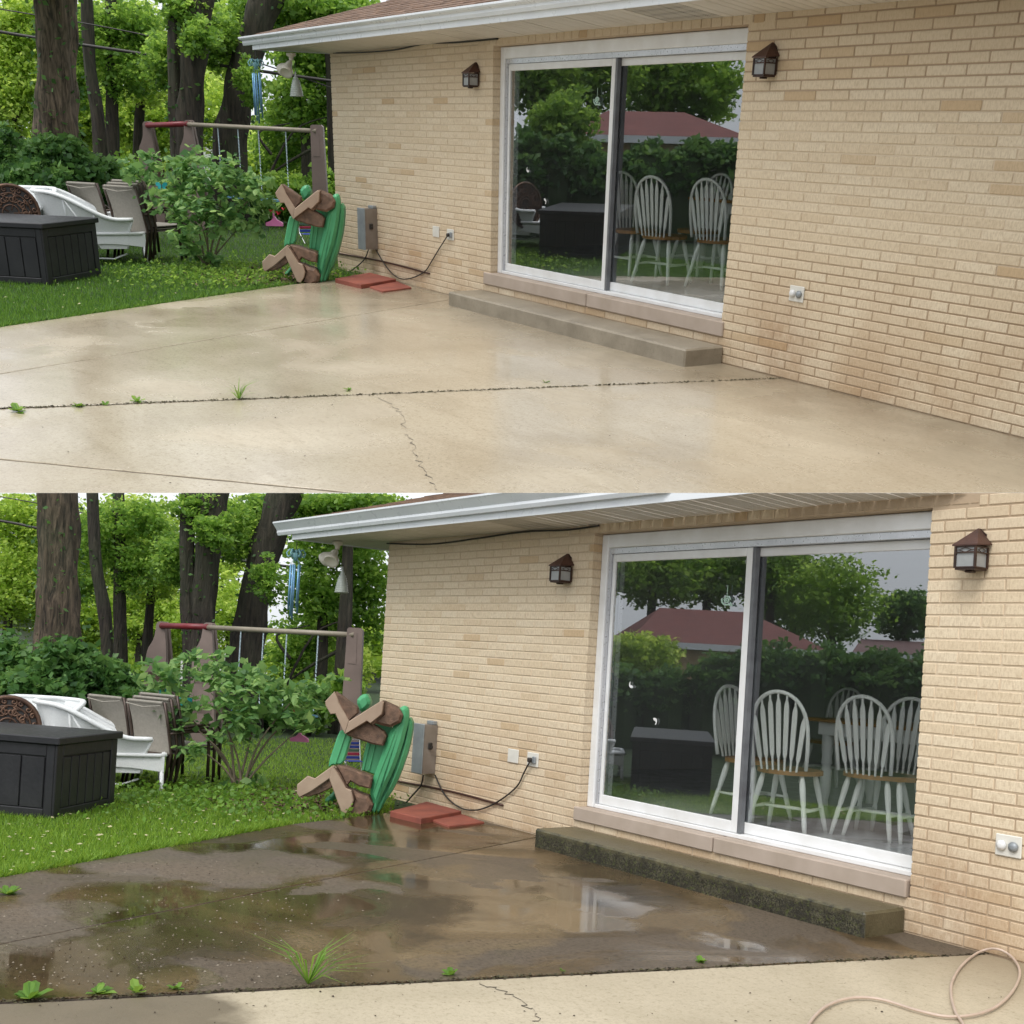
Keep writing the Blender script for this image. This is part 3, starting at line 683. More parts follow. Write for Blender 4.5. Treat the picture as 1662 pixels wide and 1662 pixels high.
# ---------------------------------------------------------------- things
def V3(*a): return np.array(a, float)
VW = lambda a, b: a if P.key == 'T' else b
def windsor(label, loc, rz, group):
    t = thing('windsor_chair', label, 'chair', loc, rz, group, sc=1.0)
    w = M_['chairwhite']; sh = .45
    s = MB(); pr = []
    for k in range(20):
        q = 2*pi*k/20; x = .225*cos(q); y = .215*sin(q)
        if y > 0: x *= 1.04; y *= 1.0
        pr.append((x, y, sh-.032))
    s.prism(pr, (0, 0, .032)); s.build('seat', M_['honey'], t)
    def back_pt(x, z):       # backrest leans: y depends on height
        return (x, -.185-(z-sh)*.16+ .10*(1-(x/.26)**2)*-.25, z)
    bow = []
    for k in range(25):
        q = pi*k/24; a = cos(q)
        x = -.205*a*(1+.22*sin(q)) if False else -a*(.19+.055*sin(q)**.7 if sin(q) > 0 else .19); z = sh+.012+.53*(sin(q)**.62 if sin(q) > 0 else 0)
        bow.append(back_pt(x, z))
    b = MB(); b.tube(bow, .0145, 8); b.build('back_bow', w, t, True)
    for i in range(7):
        f = (i-3)/3; xb = f*.125; xt = f*.185; zt = sh+.012+.53*(max(0, 1-(xt/.245)**2))**.36-.004
        m = MB(); pts = []; ws = []
        for q, wd in ((0, .006), (.16, .0065), (.22, .014), (.30, .0155), (.78, .0175), (.86, .015), (.93, .0065), (1, .006)):
            z = sh-.005+(zt-sh+.005)*q; pts.append(back_pt(xb+(xt-xb)*q, z)); ws.append(wd)
        vs = []
        for p, wd in zip(pts, ws): vs += [(p[0]-wd, p[1]-.006, p[2]), (p[0]+wd, p[1]-.006, p[2]), (p[0]+wd, p[1]+.006, p[2]), (p[0]-wd, p[1]+.006, p[2])]
        fs = []
        for r in range(len(pts)-1):
            for k in range(4): fs.append((r*4+k, r*4+(k+1)%4, r*4+4+(k+1)%4, r*4+4+k))
        m.add(vs, fs); m.build('spindle', w, t)
    legs = []
    for sx in (-1, 1):
        for sy in (-1, 1):
            a = V3(sx*.14, sy*.13, sh-.033); c = V3(sx*.215, sy*.215, 0); legs.append((a, c))
            m = MB(); prof = [(0, .014), (.12, .021), (.2, .023), (.45, .019), (.5, .015), (.55, .019), (.8, .018), (1, .012)]
            m.tube([a+(c-a)*q for q, _ in prof], [r for _, r in prof], 8); m.build('leg', w, t, True)
    def lp(i, q): a, c = legs[i]; return a+(c-a)*q
    for i, j in ((0, 1), (2, 3)):
        m = MB(); a, c = lp(i, .58), lp(j, .58); m.tube([a, (a+c)/2, c], [.008, .014, .008], 7); m.build('stretcher', w, t, True)
    m = MB(); a = (lp(0, .58)+lp(1, .58))/2; c = (lp(2, .58)+lp(3, .58))/2; m.tube([a, (a+c)/2, c], [.008, .014, .008], 7); m.build('stretcher', w, t, True)
    return t
def dining_table(label, x0, x1, y0, y1, z):
    t = thing('dining_table', label, 'table', ((x0+x1)/2, (y0+y1)/2, z)); hx = (x1-x0)/2; hy = (y1-y0)/2
    m = MB(); m.cbox((-hx, -hy, .72), (hx, hy, .75), .01); m.build('tabletop', M_['honey'], t)
    m = MB()
    m.box((-hx+.08, -hy+.08, .61), (hx-.08, -hy+.10, .719)); m.box((-hx+.08, hy-.10, .61), (hx-.08, hy-.08, .719)); m.box((-hx+.08, -hy+.101, .61), (-hx+.10, hy-.101, .719)); m.box((hx-.1, -hy+.101, .61), (hx-.08, hy-.101, .719)); m.build('apron', M_['chairwhite'], t)
    for sx in (-1, 1):
        for sy in (-1, 1):
            m = MB(); m.lathe([(.035, 0), (.03, .05), (.045, .12), (.05, .3), (.035, .34), (.05, .37), (.042, .42), (.05, .47), (.05, .609)], (sx*(hx-.14), sy*(hy-.14), 0), 12); m.build('leg', M_['chairwhite'], t, True)
def lantern(label, loc, s=1.0):
    t = thing('wall_lantern', label, 'wall lamp', loc, 0, 'lanterns on the brick wall', sc=s)
    # origin: peak of the roof on the wall; body hangs below, projects to -y
    m = MB(); m.cbox((-.055, -.012, -.25), (.055, -.0005, -.0), .006); m.add([(-.055,-.012,0),(.055,-.012,0),(.055,-.0005,0),(-.055,-.0005,0),(0,-.012,.045),(0,-.0005,.045)], [(0,1,4),(2,3,5),(1,2,5,4),(3,0,4,5)]); m.build('back_plate', M_['black_iron'], t)
    m = MB(); a, b_ = .10, -.185
    m.add([(-a, -.006, -.07), (a, -.006, -.07), (a, b_, -.085), (-a, b_, -.085), (0, -.03, .045), (-a, -.006, -.08), (a, -.006, -.08), (a, b_, -.095), (-a, b_, -.095), (0, -.013, .045)],
          [(3,2,4),(0,3,4),(2,1,4),(1,0,9,4)[:3],(0,4,9),(1,9,4),(5,6,7,8),(3,8,7,2),(2,7,6,1),(0,5,8,3)]); m.build('lamp_roof', M_['copper_roof'], t)
    f = MB(); x = .078; y0, y1 = -.022, -.17; zt, zb = -.096, -.25; r = .008
    for px, py in ((-x, y1), (x, y1), (-x, y0), (x, y0)): f.box((px-r, py-r, zb), (px+r, py+r, zt))
    for z in (zt-.008, -.145, zb):
        f.box((-x+r, y1-r+.001, z), (x-r, y1+r-.001, z+.009)); 
        for sx in (-1, 1): f.box((sx*x-r+.001, y1+r, z), (sx*x+r-.001, y0-r, z+.009))
    f.box((-x, y1, zb-.014), (x, y0, zb-.001)); f.cbox((-.03, -.13, zb-.03), (.03, -.07, zb-.0145), .006)
    # diamond bars in the upper band
    zc = -.1235; h = .017
    for sg in (-1, 1):
        f.tube([(-.05, y1-.004, zc), (0, y1-.004, zc+sg*h), (.05, y1-.004, zc)], .0028, 5)
    f.tube([(-x, y1-.004, zc), (-.05, y1-.004, zc)], .0028, 5); f.tube([(x, y1-.004, zc), (.05, y1-.004, zc)], .0028, 5)
    for sg in (-1, 1): f.tube([(x+.004, y1+.03, zc), (x+.004, (y0+y1)/2, zc+sg*h), (x+.004, y0-.03, zc)], .0028, 5)
    f.build('lamp_frame', M_['black_iron'], t)
    g = MB(); g.box((-x+.004, y1+.004, zb+.002), (x-.004, y0-.004, zt-.004)); g.build('frosted_panel', M_['frost'], t)
def outlet(label, name, loc, kind):
    t = thing(name, label, 'outlet', loc); m = MB(); m.cbox((-.075, -.012, -.058), (.075, -.0005, .058), .005); m.build('cover_plate', M_['ivory'], t)
    if kind == 'plug':
        m = MB(); m.cbox((.012, -.03, -.03), (.055, -.0125, .03), .006); m.build('socket_face', M_['galv'], t)
        m = MB(); m.cbox((-.03, -.05, -.022), (.004, -.0125, .016), .008); m.build('plug', M_['rubber'], t)
    elif kind == 'round':
        for sx in (-.034, .034):
            m = MB(); m.lathe([(.026, 0), (.028, .012), (.012, .022), (.006, .022)], (sx, -.0125, 0), 14, Matrix.Rotation(pi/2, 4, 'X')); m.build('round_flap', M_['galv'] if sx > 0 else M_['white'], t, True)
def ebox(label, x1, z0, z1, wdt, dep):
    t = thing('electrical_box', label, 'electrical box', (x1, 0, z0)); h = z1-z0
    m = MB(); m.box((-wdt, -dep, 0), (0, -.001, h)); 
    m.build('box_body', M_['tanbox'], t)
    m = MB(); m.cbox((-wdt-.004, -dep-.014, -.006), (.004, -dep-.001, h+.006), .005); m.build('box_door', M_['galv'], t)
    m = MB(); m.cbox((-wdt*.7, -dep*.35, h+.001), (-.01, -.002, h+.035), .005); m.build('top_hub', M_['galv'], t)
    m = MB(); m.cbox((.001, -dep*.7, h*.50), (.02, -dep*.4, h*.64), .006); m.box((.02, -dep*.66, h*.53), (.055, -dep*.54, h*.58)); m.build('switch_handle', M_['rubber'], t)
def cord(name, label, pts, r, mat, cat='cord', n=6, group=None):
    pts = smooth(pts); m = MB(); m.tube(pts, r, n); o = m.build(name, mat, None, True); o['label'] = label; o['category'] = cat
    if group: o['group'] = group
def smooth(pts, k=6):
    P_ = [np.array(p, float) for p in pts]; out = []
    for i in range(len(P_)-1):
        p0 = P_[max(i-1, 0)]; p1 = P_[i]; p2 = P_[i+1]; p3 = P_[min(i+2, len(P_)-1)]
        for q in range(k):
            t = q/k; out.append(.5*((2*p1)+(-p0+p2)*t+(2*p0-5*p1+4*p2-p3)*t*t+(-p0+3*p1-3*p2+p3)*t**3))
    out.append(P_[-1]); return out
def paver(label, corners, th, z0=0.0):
    o = corners[0]; t_ = MB(); pts = ccw([tuple(c[:2]) for c in corners])
    b = poly_slab(pts, th, .006, .004, 3); b.v = [(x, y, z+z0+th) for x, y, z in b.v]
    ob = b.build('red_paver', M_['redpaver']); ob['label'] = label; ob['category'] = 'paver'; ob['group'] = 'red pavers at the wall foot'
def deck_box(label, c0, cr, length, h, sc=1):
    c0 = V3(*c0[:2], 0); cr = V3(*cr[:2], 0); d1 = cr-c0; w = np.linalg.norm(d1); a = atan2(d1[1], d1[0]); 
    t = thing('deck_box', label, 'storage box', c0, a)      # local +x along the short right side, +y along the long left side
    L = length; M = M_['resin']
    m = MB(); m.box((.02, .02, .0), (w-.02, L-.02, h-.06)); m.build('box_body', M, t)
    def panel(n, a0, a1, fn):
        pw = (a1-a0)/n
        for k in range(n):
            m = MB(); fn(m, a0+k*pw+.006, a0+(k+1)*pw-.006, .075, h-.16); m.build('plank', M, t)
    panel(6, .10, w-.10, lambda m, x0, x1, z0, z1: m.cbox((x0, .006, z0), (x1, .0195, z1), .004))
    panel(9, .10, L-.10, lambda m, x0, x1, z0, z1: m.cbox((.006, x0, z0), (.0195, x1, z1), .004))
    m = MB()
    m.cbox((0, 0, 0), (.09, .019, h-.06), .006); m.cbox((0, .0195, 0), (.019, .09, h-.06), .006); m.cbox((w-.09, 0, 0), (w, .019, h-.06), .006); m.cbox((0, L-.09, 0), (.019, L, h-.06), .006)
    m.cbox((.091, .001, 0), (w-.091, .019, .07), .005); m.cbox((.001, .091, 0), (.019, L-.091, .07), .005)
    m.cbox((.091, .001, h-.15), (w-.091, .019, h-.06), .005); m.cbox((.001, .091, h-.15), (.019, L-.091, h-.06), .005)
    m.build('corner_trim', M, t)
    m = MB(); m.cbox((-.03, -.03, h-.058), (w+.03, L+.03, h), .008); m.build('lid', M, t)
from math import atan2
def wicker_chair(label, loc, rz, s=1.0, medallion=False):
    t = thing('wicker_armchair', label, 'chair', loc, rz, 'white wicker armchairs on the lawn', sc=(s, s, s*.77)); W = M_['wicker']
    # faces +x ; U shaped wall
    def u(q):       # q 0..1 from right arm front round the back to left arm front
        if q < .3: f = q/.3; return V3(.42-.62*f, -.36, 0)
        if q > .7: f = (1-q)/.3; return V3(.42-.62*f, .36, 0)
        a = -pi/2-(q-.3)/.4*pi; return V3(-.20+.26*cos(a), -.36*sin(a)*-1, 0)
    def top(q):
        e = abs(q-.5)*2; s_ = max(0, min(1, (.86-e)/.62)); s_ = s_*s_*(3-2*s_); return .64+.38*s_
    n = 40; o_ = []; grid = []
    for z in (0, .33, .66, 1):
        row = []
        for k in range(n+1):
            q = k/n; p = u(q); tp = top(q); c = V3(-.05, 0, 0); out = (p-c)/max(np.linalg.norm(p-c), 1e-6)
            zz = .22+(tp-.22)*z; row.append(p+out*(.10*z*z)+V3(0, 0, zz))
        grid.append(row)
    m = MB(); m.sheet(grid); m.sheet([[p-V3(0,0,0)+(-.022)*((p-V3(-.05,0,p[2]))/max(np.linalg.norm(p-V3(-.05,0,p[2])), 1e-6)) for p in r] for r in grid]); m.build('woven_shell', W, t, True)
    m = MB(); m.tube(grid[-1], .03, 8); m.build('rolled_rim', W, t, True)
    for k in (0, 7, 12, 28, 33, n):
        m = MB(); m.tube([grid[i][k] for i in range(4)], .014, 6); m.build('stake', W, t, True)
    for qa, qb in ((12, 6), (28, 34)): m = MB(); m.tube([grid[-1][qa], grid[0][qb]], .012, 6); m.build('brace', W, t, True)
    # seat with apron
    ap = []; zs_ = []
    m = MB(); pts = []
    for x in np.linspace(-.28, .60, 12): pts.append((x, -.37, .26+.05*sin((x+.28)/.88*pi)))
    def apron(a, b_, N_=12):
        g = [[], []]
        for i in range(N_+1):
            f = i/N_; p = a+(b_-a)*f; g[0].append(p+V3(0, 0, .24+.055*sin(f*pi))); g[1].append(p+V3(0, 0, .43))
        m.sheet(g)
    A, B_, C_, D_ = V3(-.3, -.38, 0), V3(.62, -.38, 0), V3(.62, .38, 0), V3(-.3, .38, 0)
    apron(A, B_); apron(B_, C_); apron(C_, D_); m.box((-.3, -.379, .40), (.619, .379, .42)); m.build('seat', W, t)
    m = MB(); m.tube([A+V3(0,0,.44), B_+V3(-.05,0,.44), B_+V3(0,.05,.44), C_+V3(0,-.05,.44), C_+V3(-.05,0,.44), D_+V3(0,0,.44)], .026, 8); m.build('seat_rim', W, t, True)
    for x, y in ((.60, -.36), (.60, .36), (-.3, -.33), (-.3, .33)):
        m = MB(); m.tube([(x, y, .26), (x+.01, y, .06), (x+.012, y, 0)], [.022, .018, .026], 8); m.build('leg', W, t, True)
    m = MB(); m.tube([(-.25, -.30, .10), (.25, -.30, .07), (.40, -.28, .14)], .013, 6); m.build('brace', W, t, True)
    return t
def medallion(label, loc, nrm, r):
    R_ = Vector(nrm).to_track_quat('Z', 'Y').to_matrix().to_4x4()
    t = thing('round_scroll_panel', label, 'ornament', loc, rot=R_); m = MB()
    for rr, w in ((r, .022), (r*.72, .010), (r*.30, .010)): m.tube([(rr*cos(2*pi*k/36), rr*sin(2*pi*k/36), 0) for k in range(36)], w, 6, closed=True)
    m.build('ring', M_['medal'], t, True)
    m = MB(); n = 10
    for k in range(n):
        a = 2*pi*k/n
        if k % 2 == 0: m.tube([(r*.1*cos(a), r*.1*sin(a), 0), (r*.98*cos(a), r*.98*sin(a), 0)], .009, 5)
        for sg in (-1, 1):
            for rc, rs in ((.86, .11), (.52, .17)):
                c0 = a+sg*.17+.3; cx, cy = rc*r*cos(c0), rc*r*sin(c0)
                pts = [(cx+rs*r*(1-q/14)*cos(sg*q*.62+a), cy+rs*r*(1-q/14)*sin(sg*q*.62+a), 0) for q in range(13)]; m.tube(pts, .011, 5)
    m.build('scroll', M_['medal'], t, True)
    m = MB(); m.lathe([(r*.99, -.012), (r*.99, -.008)], (0, 0, 0), 36); m.build('backing', M_['rubber'], t)
def sling_chair(label, loc, rz, n=1, s=1.0):
    t = thing('sling_chair', label, 'chair', loc, rz, 'taupe sling patio chairs stacked on the lawn', sc=(s, s, s*.88)); Bz = M_['bronze']
    m = MB(); g = []; 
    for q in np.linspace(0, 1, 9):
        x = -.26-.13*q+.02*sin(q*pi); z = .40+.58*q; g.append([V3(x, y, z) for y in (-.245, 0, .245)])
    m.sheet(g); m.sheet([[p+V3(-.012, 0, 0) for p in r] for r in g]); m.tube([g[-1][0]+V3(-.01,0,.01), g[-1][2]+V3(-.01,0,.01)], .018, 8); m.tube([g[-1][0]+V3(-.035,0,-.02), g[-1][1]+V3(-.04,0,-.05), g[-1][2]+V3(-.035,0,-.02)], .008, 6); m.build('back_sling', M_['sling'], t)
    m = MB(); m.box((-.25, -.245, .405), (.25, .245, .417)); m.build('seat_sling', M_['sling'], t)
    for sy in (-1, 1):
        y = sy*.265; m = MB(); m.tube([(-.395, y, 1.0), (-.33, y, .72), (-.27, y, .42), (-.36, y, .0)], .016, 8); m.build('rear_post', Bz, t, True)
        m = MB(); m.tube([(.26, y, .0), (.25, y, .40), (.24, y, .60), (.18, y, .655), (.0, y, .66), (-.31, y, .64)], .017, 8); m.build('arm_frame', Bz, t, True)
    m = MB(); m.tube([(.26, -.25, .40), (.26, .25, .40)], .014, 6); m.tube([(-.27, -.25, .40), (-.27, .25, .40)], .014, 6); m.build('seat_bar', Bz, t)
    return t
def swing_set(label, pA, pB, pC, zt, ws):
    # two plastic towers joined by a red bar, a long beam and a far post with two hanging swings
    t = thing('swing_set', label, 'swing set', (pA[0], pA[1], 0)); o = V3(pA[0], pA[1], 0); Tm = M_['towerplastic']
    d = V3(pC[0]-pA[0], pC[1]-pA[1], 0); d /= np.linalg.norm(d); r = V3(P.R[0][0], P.R[0][1], 0); r /= np.linalg.norm(r); f = V3(-r[1], r[0], 0); r = r*ws
    for k, p in enumerate((pA, pB)):
        c = V3(p[0], p[1], 0)-o; sx = -1
        prof = [(-.06, 1.0), (.045, 1.0), (.045, .93), (.07, .80), (.10, .45), (.16, 0), (-.16, 0), (-.16, .55), (-.155, .76), (-.09, .84), (-.06, .92)]
        for _ in range(2):
            Q = []
            for a, b in zip(prof, prof[1:]+prof[:1]): Q += [(a[0]*.75+b[0]*.25, a[1]*.75+b[1]*.25), (a[0]*.25+b[0]*.75, a[1]*.25+b[1]*.75)]
            prof = Q
        for dd in (0, 1):
            m = MB(); q = f*(dd*.42); lean = -f*.0
            m.prism([c+r*x*(1.0)+q*(1-.65*z)+V3(0, 0, z*zt[k]+.03*(z > .9)) for x, z in prof], f*(.10)); m.build('tower_leg', Tm, t)
        for z in (.25, .5):
            m = MB(); m.prism([c+r*(-.12)+V3(0,0,z*zt[k]), c+r*.1+V3(0,0,z*zt[k]), c+r*.1+V3(0,0,z*zt[k]+.12), c+r*(-.12)+V3(0,0,z*zt[k]+.12)], f*.4); m.build('tower_rung', M_['brownrough'], t)
    m = MB(); m.tube([V3(*pA)-o-V3(0,0,.03), V3(*pB)-o-V3(0,0,.03)], .042, 12); m.build('red_crossbar', M_['redbar'], t, True)
    m = MB(); m.tube([V3(*pB)-o-V3(0,0,.035), V3(*pC)-o-V3(0,0,.05)], .033, 12); m.build('swing_beam', M_['tanbar'], t, True)
    c = V3(pC[0], pC[1], 0)-o; z = pC[2]+.04
    m = MB(); m.prism([c-r*.075+V3(0,0,z-.02), c-r*.055+V3(0,0,z), c+r*.06+V3(0,0,z), c+r*.085+V3(0,0,z-.03), c+r*.12, c-r*.09], f*.16); m.build('end_post', Tm, t)
    m = MB(); m.prism([c-r*.045+V3(0,0,z-.06)-f*.006, c+r*.03+V3(0,0,z-.06)-f*.006, c+r*.04+V3(0,0,z-.45)-f*.006, c-r*.05+V3(0,0,z-.45)-f*.006], f*.004); m.build('post_panel', Tm, t)
    # swings
    a = V3(*pB)-o; b_ = V3(*pC)-o
    for q0, q1 in ((.24, .40), (.56, .77)):
        s1, s2 = a+(b_-a)*q0, a+(b_-a)*q1
        for s_ in (s1, s2):
            m = MB(); m.tube([s_-V3(0, 0, .06), s_-V3(0, 0, .55)], .009, 5); 
            for z in np.arange(.07, 1.05, .05): m.tube([s_-V3(.010, 0, z), s_-V3(-.010, 0, z+.035)], .007, 5)
            m.build('chain', M_['chain'], t)
        m = MB(); m.prism([s1+V3(0,-.07,-1.12), s1+V3(0,.07,-1.12), s2+V3(0,.07,-1.12), s2+V3(0,-.07,-1.12)], (0, 0, .03)); m.build('swing_seat', M_['blueglaze'], t)
def toy_table(label, loc, s, zs_):
    # kids' picnic table stood on its edge; outlines in the (right, up) plane of the thing, depth toward the wall
    t = thing('toy_picnic_table', label, 'kids table', loc); r = V3(P.R[0][0], P.R[0][1], 0); r /= np.linalg.norm(r); f = V3(-r[1], r[0], 0); u = V3(0, 0, 1)
    U = lambda c: ((c[0]-436)/1072, (1240-c[1])/1072)
    Gm, Bm, Br = M_['greenplastic'], M_['brownplastic'], M_['brownrough']
    def slab(crop, y, d, name, mat, ch=.012, k=0, par=t):
        P2 = [np.array(U(c)) for c in crop]
        for _ in range(k):           # corner rounding
            Q = []
            for a, b in zip(P2, P2[1:]+P2[:1]): Q += [a*.78+b*.22, a*.22+b*.78]
            P2 = Q
        ar_ = sum(P2[i][0]*P2[(i+1)%len(P2)][1]-P2[(i+1)%len(P2)][0]*P2[i][1] for i in range(len(P2)))
        if ar_ < 0: P2 = P2[::-1]
        n = len(P2); I = []
        for i in range(n):
            a, c, e = P2[i-1], P2[i], P2[(i+1)%n]; t1 = (c-a)/max(np.linalg.norm(c-a), 1e-6); t2 = (e-c)/max(np.linalg.norm(e-c), 1e-6); nm = np.array([-(t1+t2)[1], (t1+t2)[0]]); I.append(c+nm/max(np.linalg.norm(nm), 1e-6)*ch)
        q = lambda p, yy: r*p[0]*s+u*p[1]*s*zs_+f*yy*s
        m = MB(); m.add([q(p, y) for p in I]+[q(p, y+ch) for p in P2]+[q(p, y+d) for p in P2], [tuple(range(n))]+[(i, (i+1)%n, n+(i+1)%n, n+i) for i in range(n)]+[(n+i, n+(i+1)%n, 2*n+(i+1)%n, 2*n+i) for i in range(n)]+[tuple(2*n+i for i in reversed(range(n)))])
        return m.build(name, mat, par)
    # tabletop seen nearly edge on: pale face, darker rim behind, raised ribs
    tt = slab([(1020,240),(1065,203),(1115,222),(1125,330),(1075,600),(1000,850),(930,1010),(858,1235),(822,1245),(835,1140),(800,1065),(800,970),(880,700),(960,420),(1050,340)], .10, .10, 'tabletop', Gm, .03, 1)
    slab([(1100,330),(1130,322),(1162,380),(1135,620),(1065,870),(1000,1030),(930,1140),(885,1245),(850,1245),(900,1080),(990,860),(1060,620)], .16, .20, 'tabletop_rim', Gm, .03, 1)
    slab([(1000,440),(1016,446),(960,640),(888,860),(840,1040),(826,1032),(868,850),(940,635)], .093, .02, 'moulded_rib', Gm, .006, 1, tt)
    # bench on the left and the underside between
    b = slab([(462,485),(500,478),(592,520),(560,640),(520,800),(430,806),(370,840)], .16, .10, 'bench', Gm, .012, 1)
    slab([(520,500),(535,500),(455,800),(440,800)], .146, .03, 'moulded_rib', Gm, .003, 0, b)
    un = slab([(730,560),(800,395),(960,415),(900,640),(830,890),(690,850),(700,700)], .24, .03, 'tabletop_underside', Gm, .01)
    for x0 in (745, 800): slab([(x0,570),(x0+18,570),(x0-32,850),(x0-50,850)], .222, .03, 'moulded_rib', Gm, .003, 0, un)
    slab([(590,195),(640,130),(700,125),(738,210),(700,270),(640,305)], .26, .16, 'bench_end', Gm, .03, 1)
    slab([(345,1160),(420,1090),(480,1000),(500,1090),(430,1180),(370,1200)], .24, .12, 'bench_end', Gm, .03, 1)
    # brown bracket arms (pale faces) and the rough wood-grained feet behind them
    def arm(c, y, d, dark):
        o = slab(c, y, .03, 'bracket_arm', Bm, .007); slab(dark, y+.031, d, 'bracket_web', Br, .01, 0, o)
    arm([(338,205),(420,105),(455,175),(470,215),(575,375),(540,497),(440,315),(395,322),(345,245)], .02, .12, [(425,110),(520,170),(640,250),(645,300),(600,345),(575,375),(545,490),(440,310),(460,220)])
    arm([(577,375),(870,162),(892,180),(886,258),(880,292),(780,382),(745,362),(546,497)], -.02, .14, [(600,372),(870,165),(900,170),(900,262),(890,300),(800,400),(750,372),(560,497)])
    slab([(880,170),(1000,215),(1040,240),(1072,290),(1052,362),(960,412),(840,392),(780,378),(885,290)], .03, .18, 'bracket_foot', Br, .025)
    slab([(548,492),(745,364),(900,460),(925,500),(900,592),(800,582),(560,514)], .05, .14, 'bracket_foot', Br, .015)
    arm([(122,1000),(216,912),(285,932),(450,798),(482,820),(430,920),(262,1052),(152,1117),(125,1085)], .02, .16, [(152,1112),(262,1048),(430,915),(450,1010),(330,1080),(240,1110)])
    arm([(450,798),(500,860),(590,1000),(640,1016),(667,1110),(650,1172),(602,1237),(560,1222),(510,1110),(430,922)], -.03, .14, [(460,805),(520,870),(600,1005),(650,1020),(670,1110),(650,1170),(600,1230),(560,1210),(510,1100),(440,925)])
    slab([(478,803),(560,808),(800,880),(822,905),(806,1000),(700,984),(620,942),(585,985),(520,880)], .04, .16, 'bracket_foot', Br, .015)
    slab([(640,1018),(700,1048),(790,1070),(842,1150),(822,1222),(720,1272),(610,1238),(665,1110)], .01, .18, 'bracket_foot', Br, .03)
def small_lawn_chair(label, loc, s, rz):
    t = thing('childs_lawn_chair', label, 'chair', loc, rz, sc=s); cols = ['stripe_blue', 'stripe_blue', 'stripe_green', 'stripe_red', 'stripe_blue']
    for k, c in enumerate(cols):
        m = MB(); z = .52-k*.065; m.cbox((-.15, -.012+.02*k, z-.048), (.15, .002+.02*k, z), .004); m.build('webbing_strap', M_[c], t)
    for k in range(3):
        m = MB(); m.cbox((-.15, .10+k*.09, .18), (.15, .17+k*.09, .19), .004); m.build('seat_strap', M_['stripe_blue'], t)
    m = MB()
    for sx in (-1, 1): m.tube([(sx*.16, -.02, .56), (sx*.16, .09, .2), (sx*.12, .34, .0)], .009, 6); m.tube([(sx*.16, .34, .2), (sx*.14, -.08, .0)], .009, 6)
    m.tube([(-.16, -.02, .56), (.16, -.02, .56)], .009, 6); m.build('frame', M_['alu'], t)
def wind_chime(label, loc, h, top_z):
    t = thing('wind_chime', label, 'wind chime', loc); r = V3(P.R[0][0], P.R[0][1], 0); r /= np.linalg.norm(r)
    m = MB(); m.tube([(0, 0, 0), (0, 0, top_z)], .004, 5); m.build('cord', M_['rubber'], t)
    m = MB(); m.lathe([(.012, -.10), (.03, -.06), (.035, -.03), (.015, 0), (.008, .02)], (0, 0, 0), 10)
    for k in range(6):
        a = pi*k/3; dx = cos(a); dy = sin(a); m.tube([(dx*.02, dy*.02, -.01), (dx*.07, dy*.07, .02), (dx*.10, dy*.10, -.02), (dx*.085, dy*.085, -.06), (dx*.06, dy*.06, -.045)], .009, 6)
    m.build('hanger_cap', M_['teal'] if False else M_['chimecap'], t, True)
    for k in range(5):
        a = 2*pi*k/5+.3; L = h*(.78+.22*((k*2)%5)/4); m = MB(); m.tube([(cos(a)*.05, sin(a)*.05, -.14), (cos(a)*.05, sin(a)*.05, -.14-L)], .011, 8); m.tube([(cos(a)*.05, sin(a)*.05, -.14), (cos(a)*.02, sin(a)*.02, -.07)], .002, 4); m.build('chime_tube', M_['blueglaze'], t, True)
M_['chimecap'] = pmat('pale_blue_glaze', (.22,.42,.46), (.12,.3,.34), 9, .35, .05)
def floodlight(label, loc, s):
    t = thing('double_floodlight', label, 'lamp', loc, sc=s); C_ = M_['cream']
    m = MB(); m.lathe([(.06, 0), (.06, -.03), (.03, -.045), (.025, -.08), (.03, -.085)], (0, 0, 0), 14); m.build('mounting_base', C_, t, True)
    def head(d, name):
        d = Vector(d).normalized(); Q = d.to_track_quat('Z', 'Y').to_matrix().to_4x4(); m = MB()
        m.lathe([(.02, 0), (.03, .03), (.035, .08), (.075, .14), (.085, .19), (.08, .2), (.06, .185)], Vector((0, 0, -.085))+d*.02, 16, Q); m.build(name, C_, t, True)
    head((-.62, -.25, -.45), 'lamp_head'); head((.45, -.55, -.7), 'lamp_head')
    m = MB(); m.cbox((.0, -.1, -.26), (.07, -.04, -.17), .01); m.build('motion_sensor', C_, t)
def bell_feeder(label, loc, r, h):
    t = thing('ribbed_hanging_bell', label, 'ornament', loc); prof = []
    n = 9
    for k in range(n):
        f = k/(n-1); rr = r*(.32+.68*(f**.6)); z = -h*f; prof += [(rr*1.0, z), (rr*1.06, z-h/n*.4), (rr*.97, z-h/n*.8)]
    m = MB(); m.lathe([(.006, h*.35), (.012, h*.1), (r*.25, .01)]+prof, (0, 0, 0), 18); m.build('ribbed_bell', M_['bellglass'], t, True)
    m = MB(); m.tube([(0, 0, h*.35), (0, 0, h*.35+.1)], .003, 5); m.build('hook', M_['rubber'], t)
M_['bellglass'] = pmat('grey_ribbed_bell', (.40,.44,.40), (.28,.31,.28), 12, .3, .1)
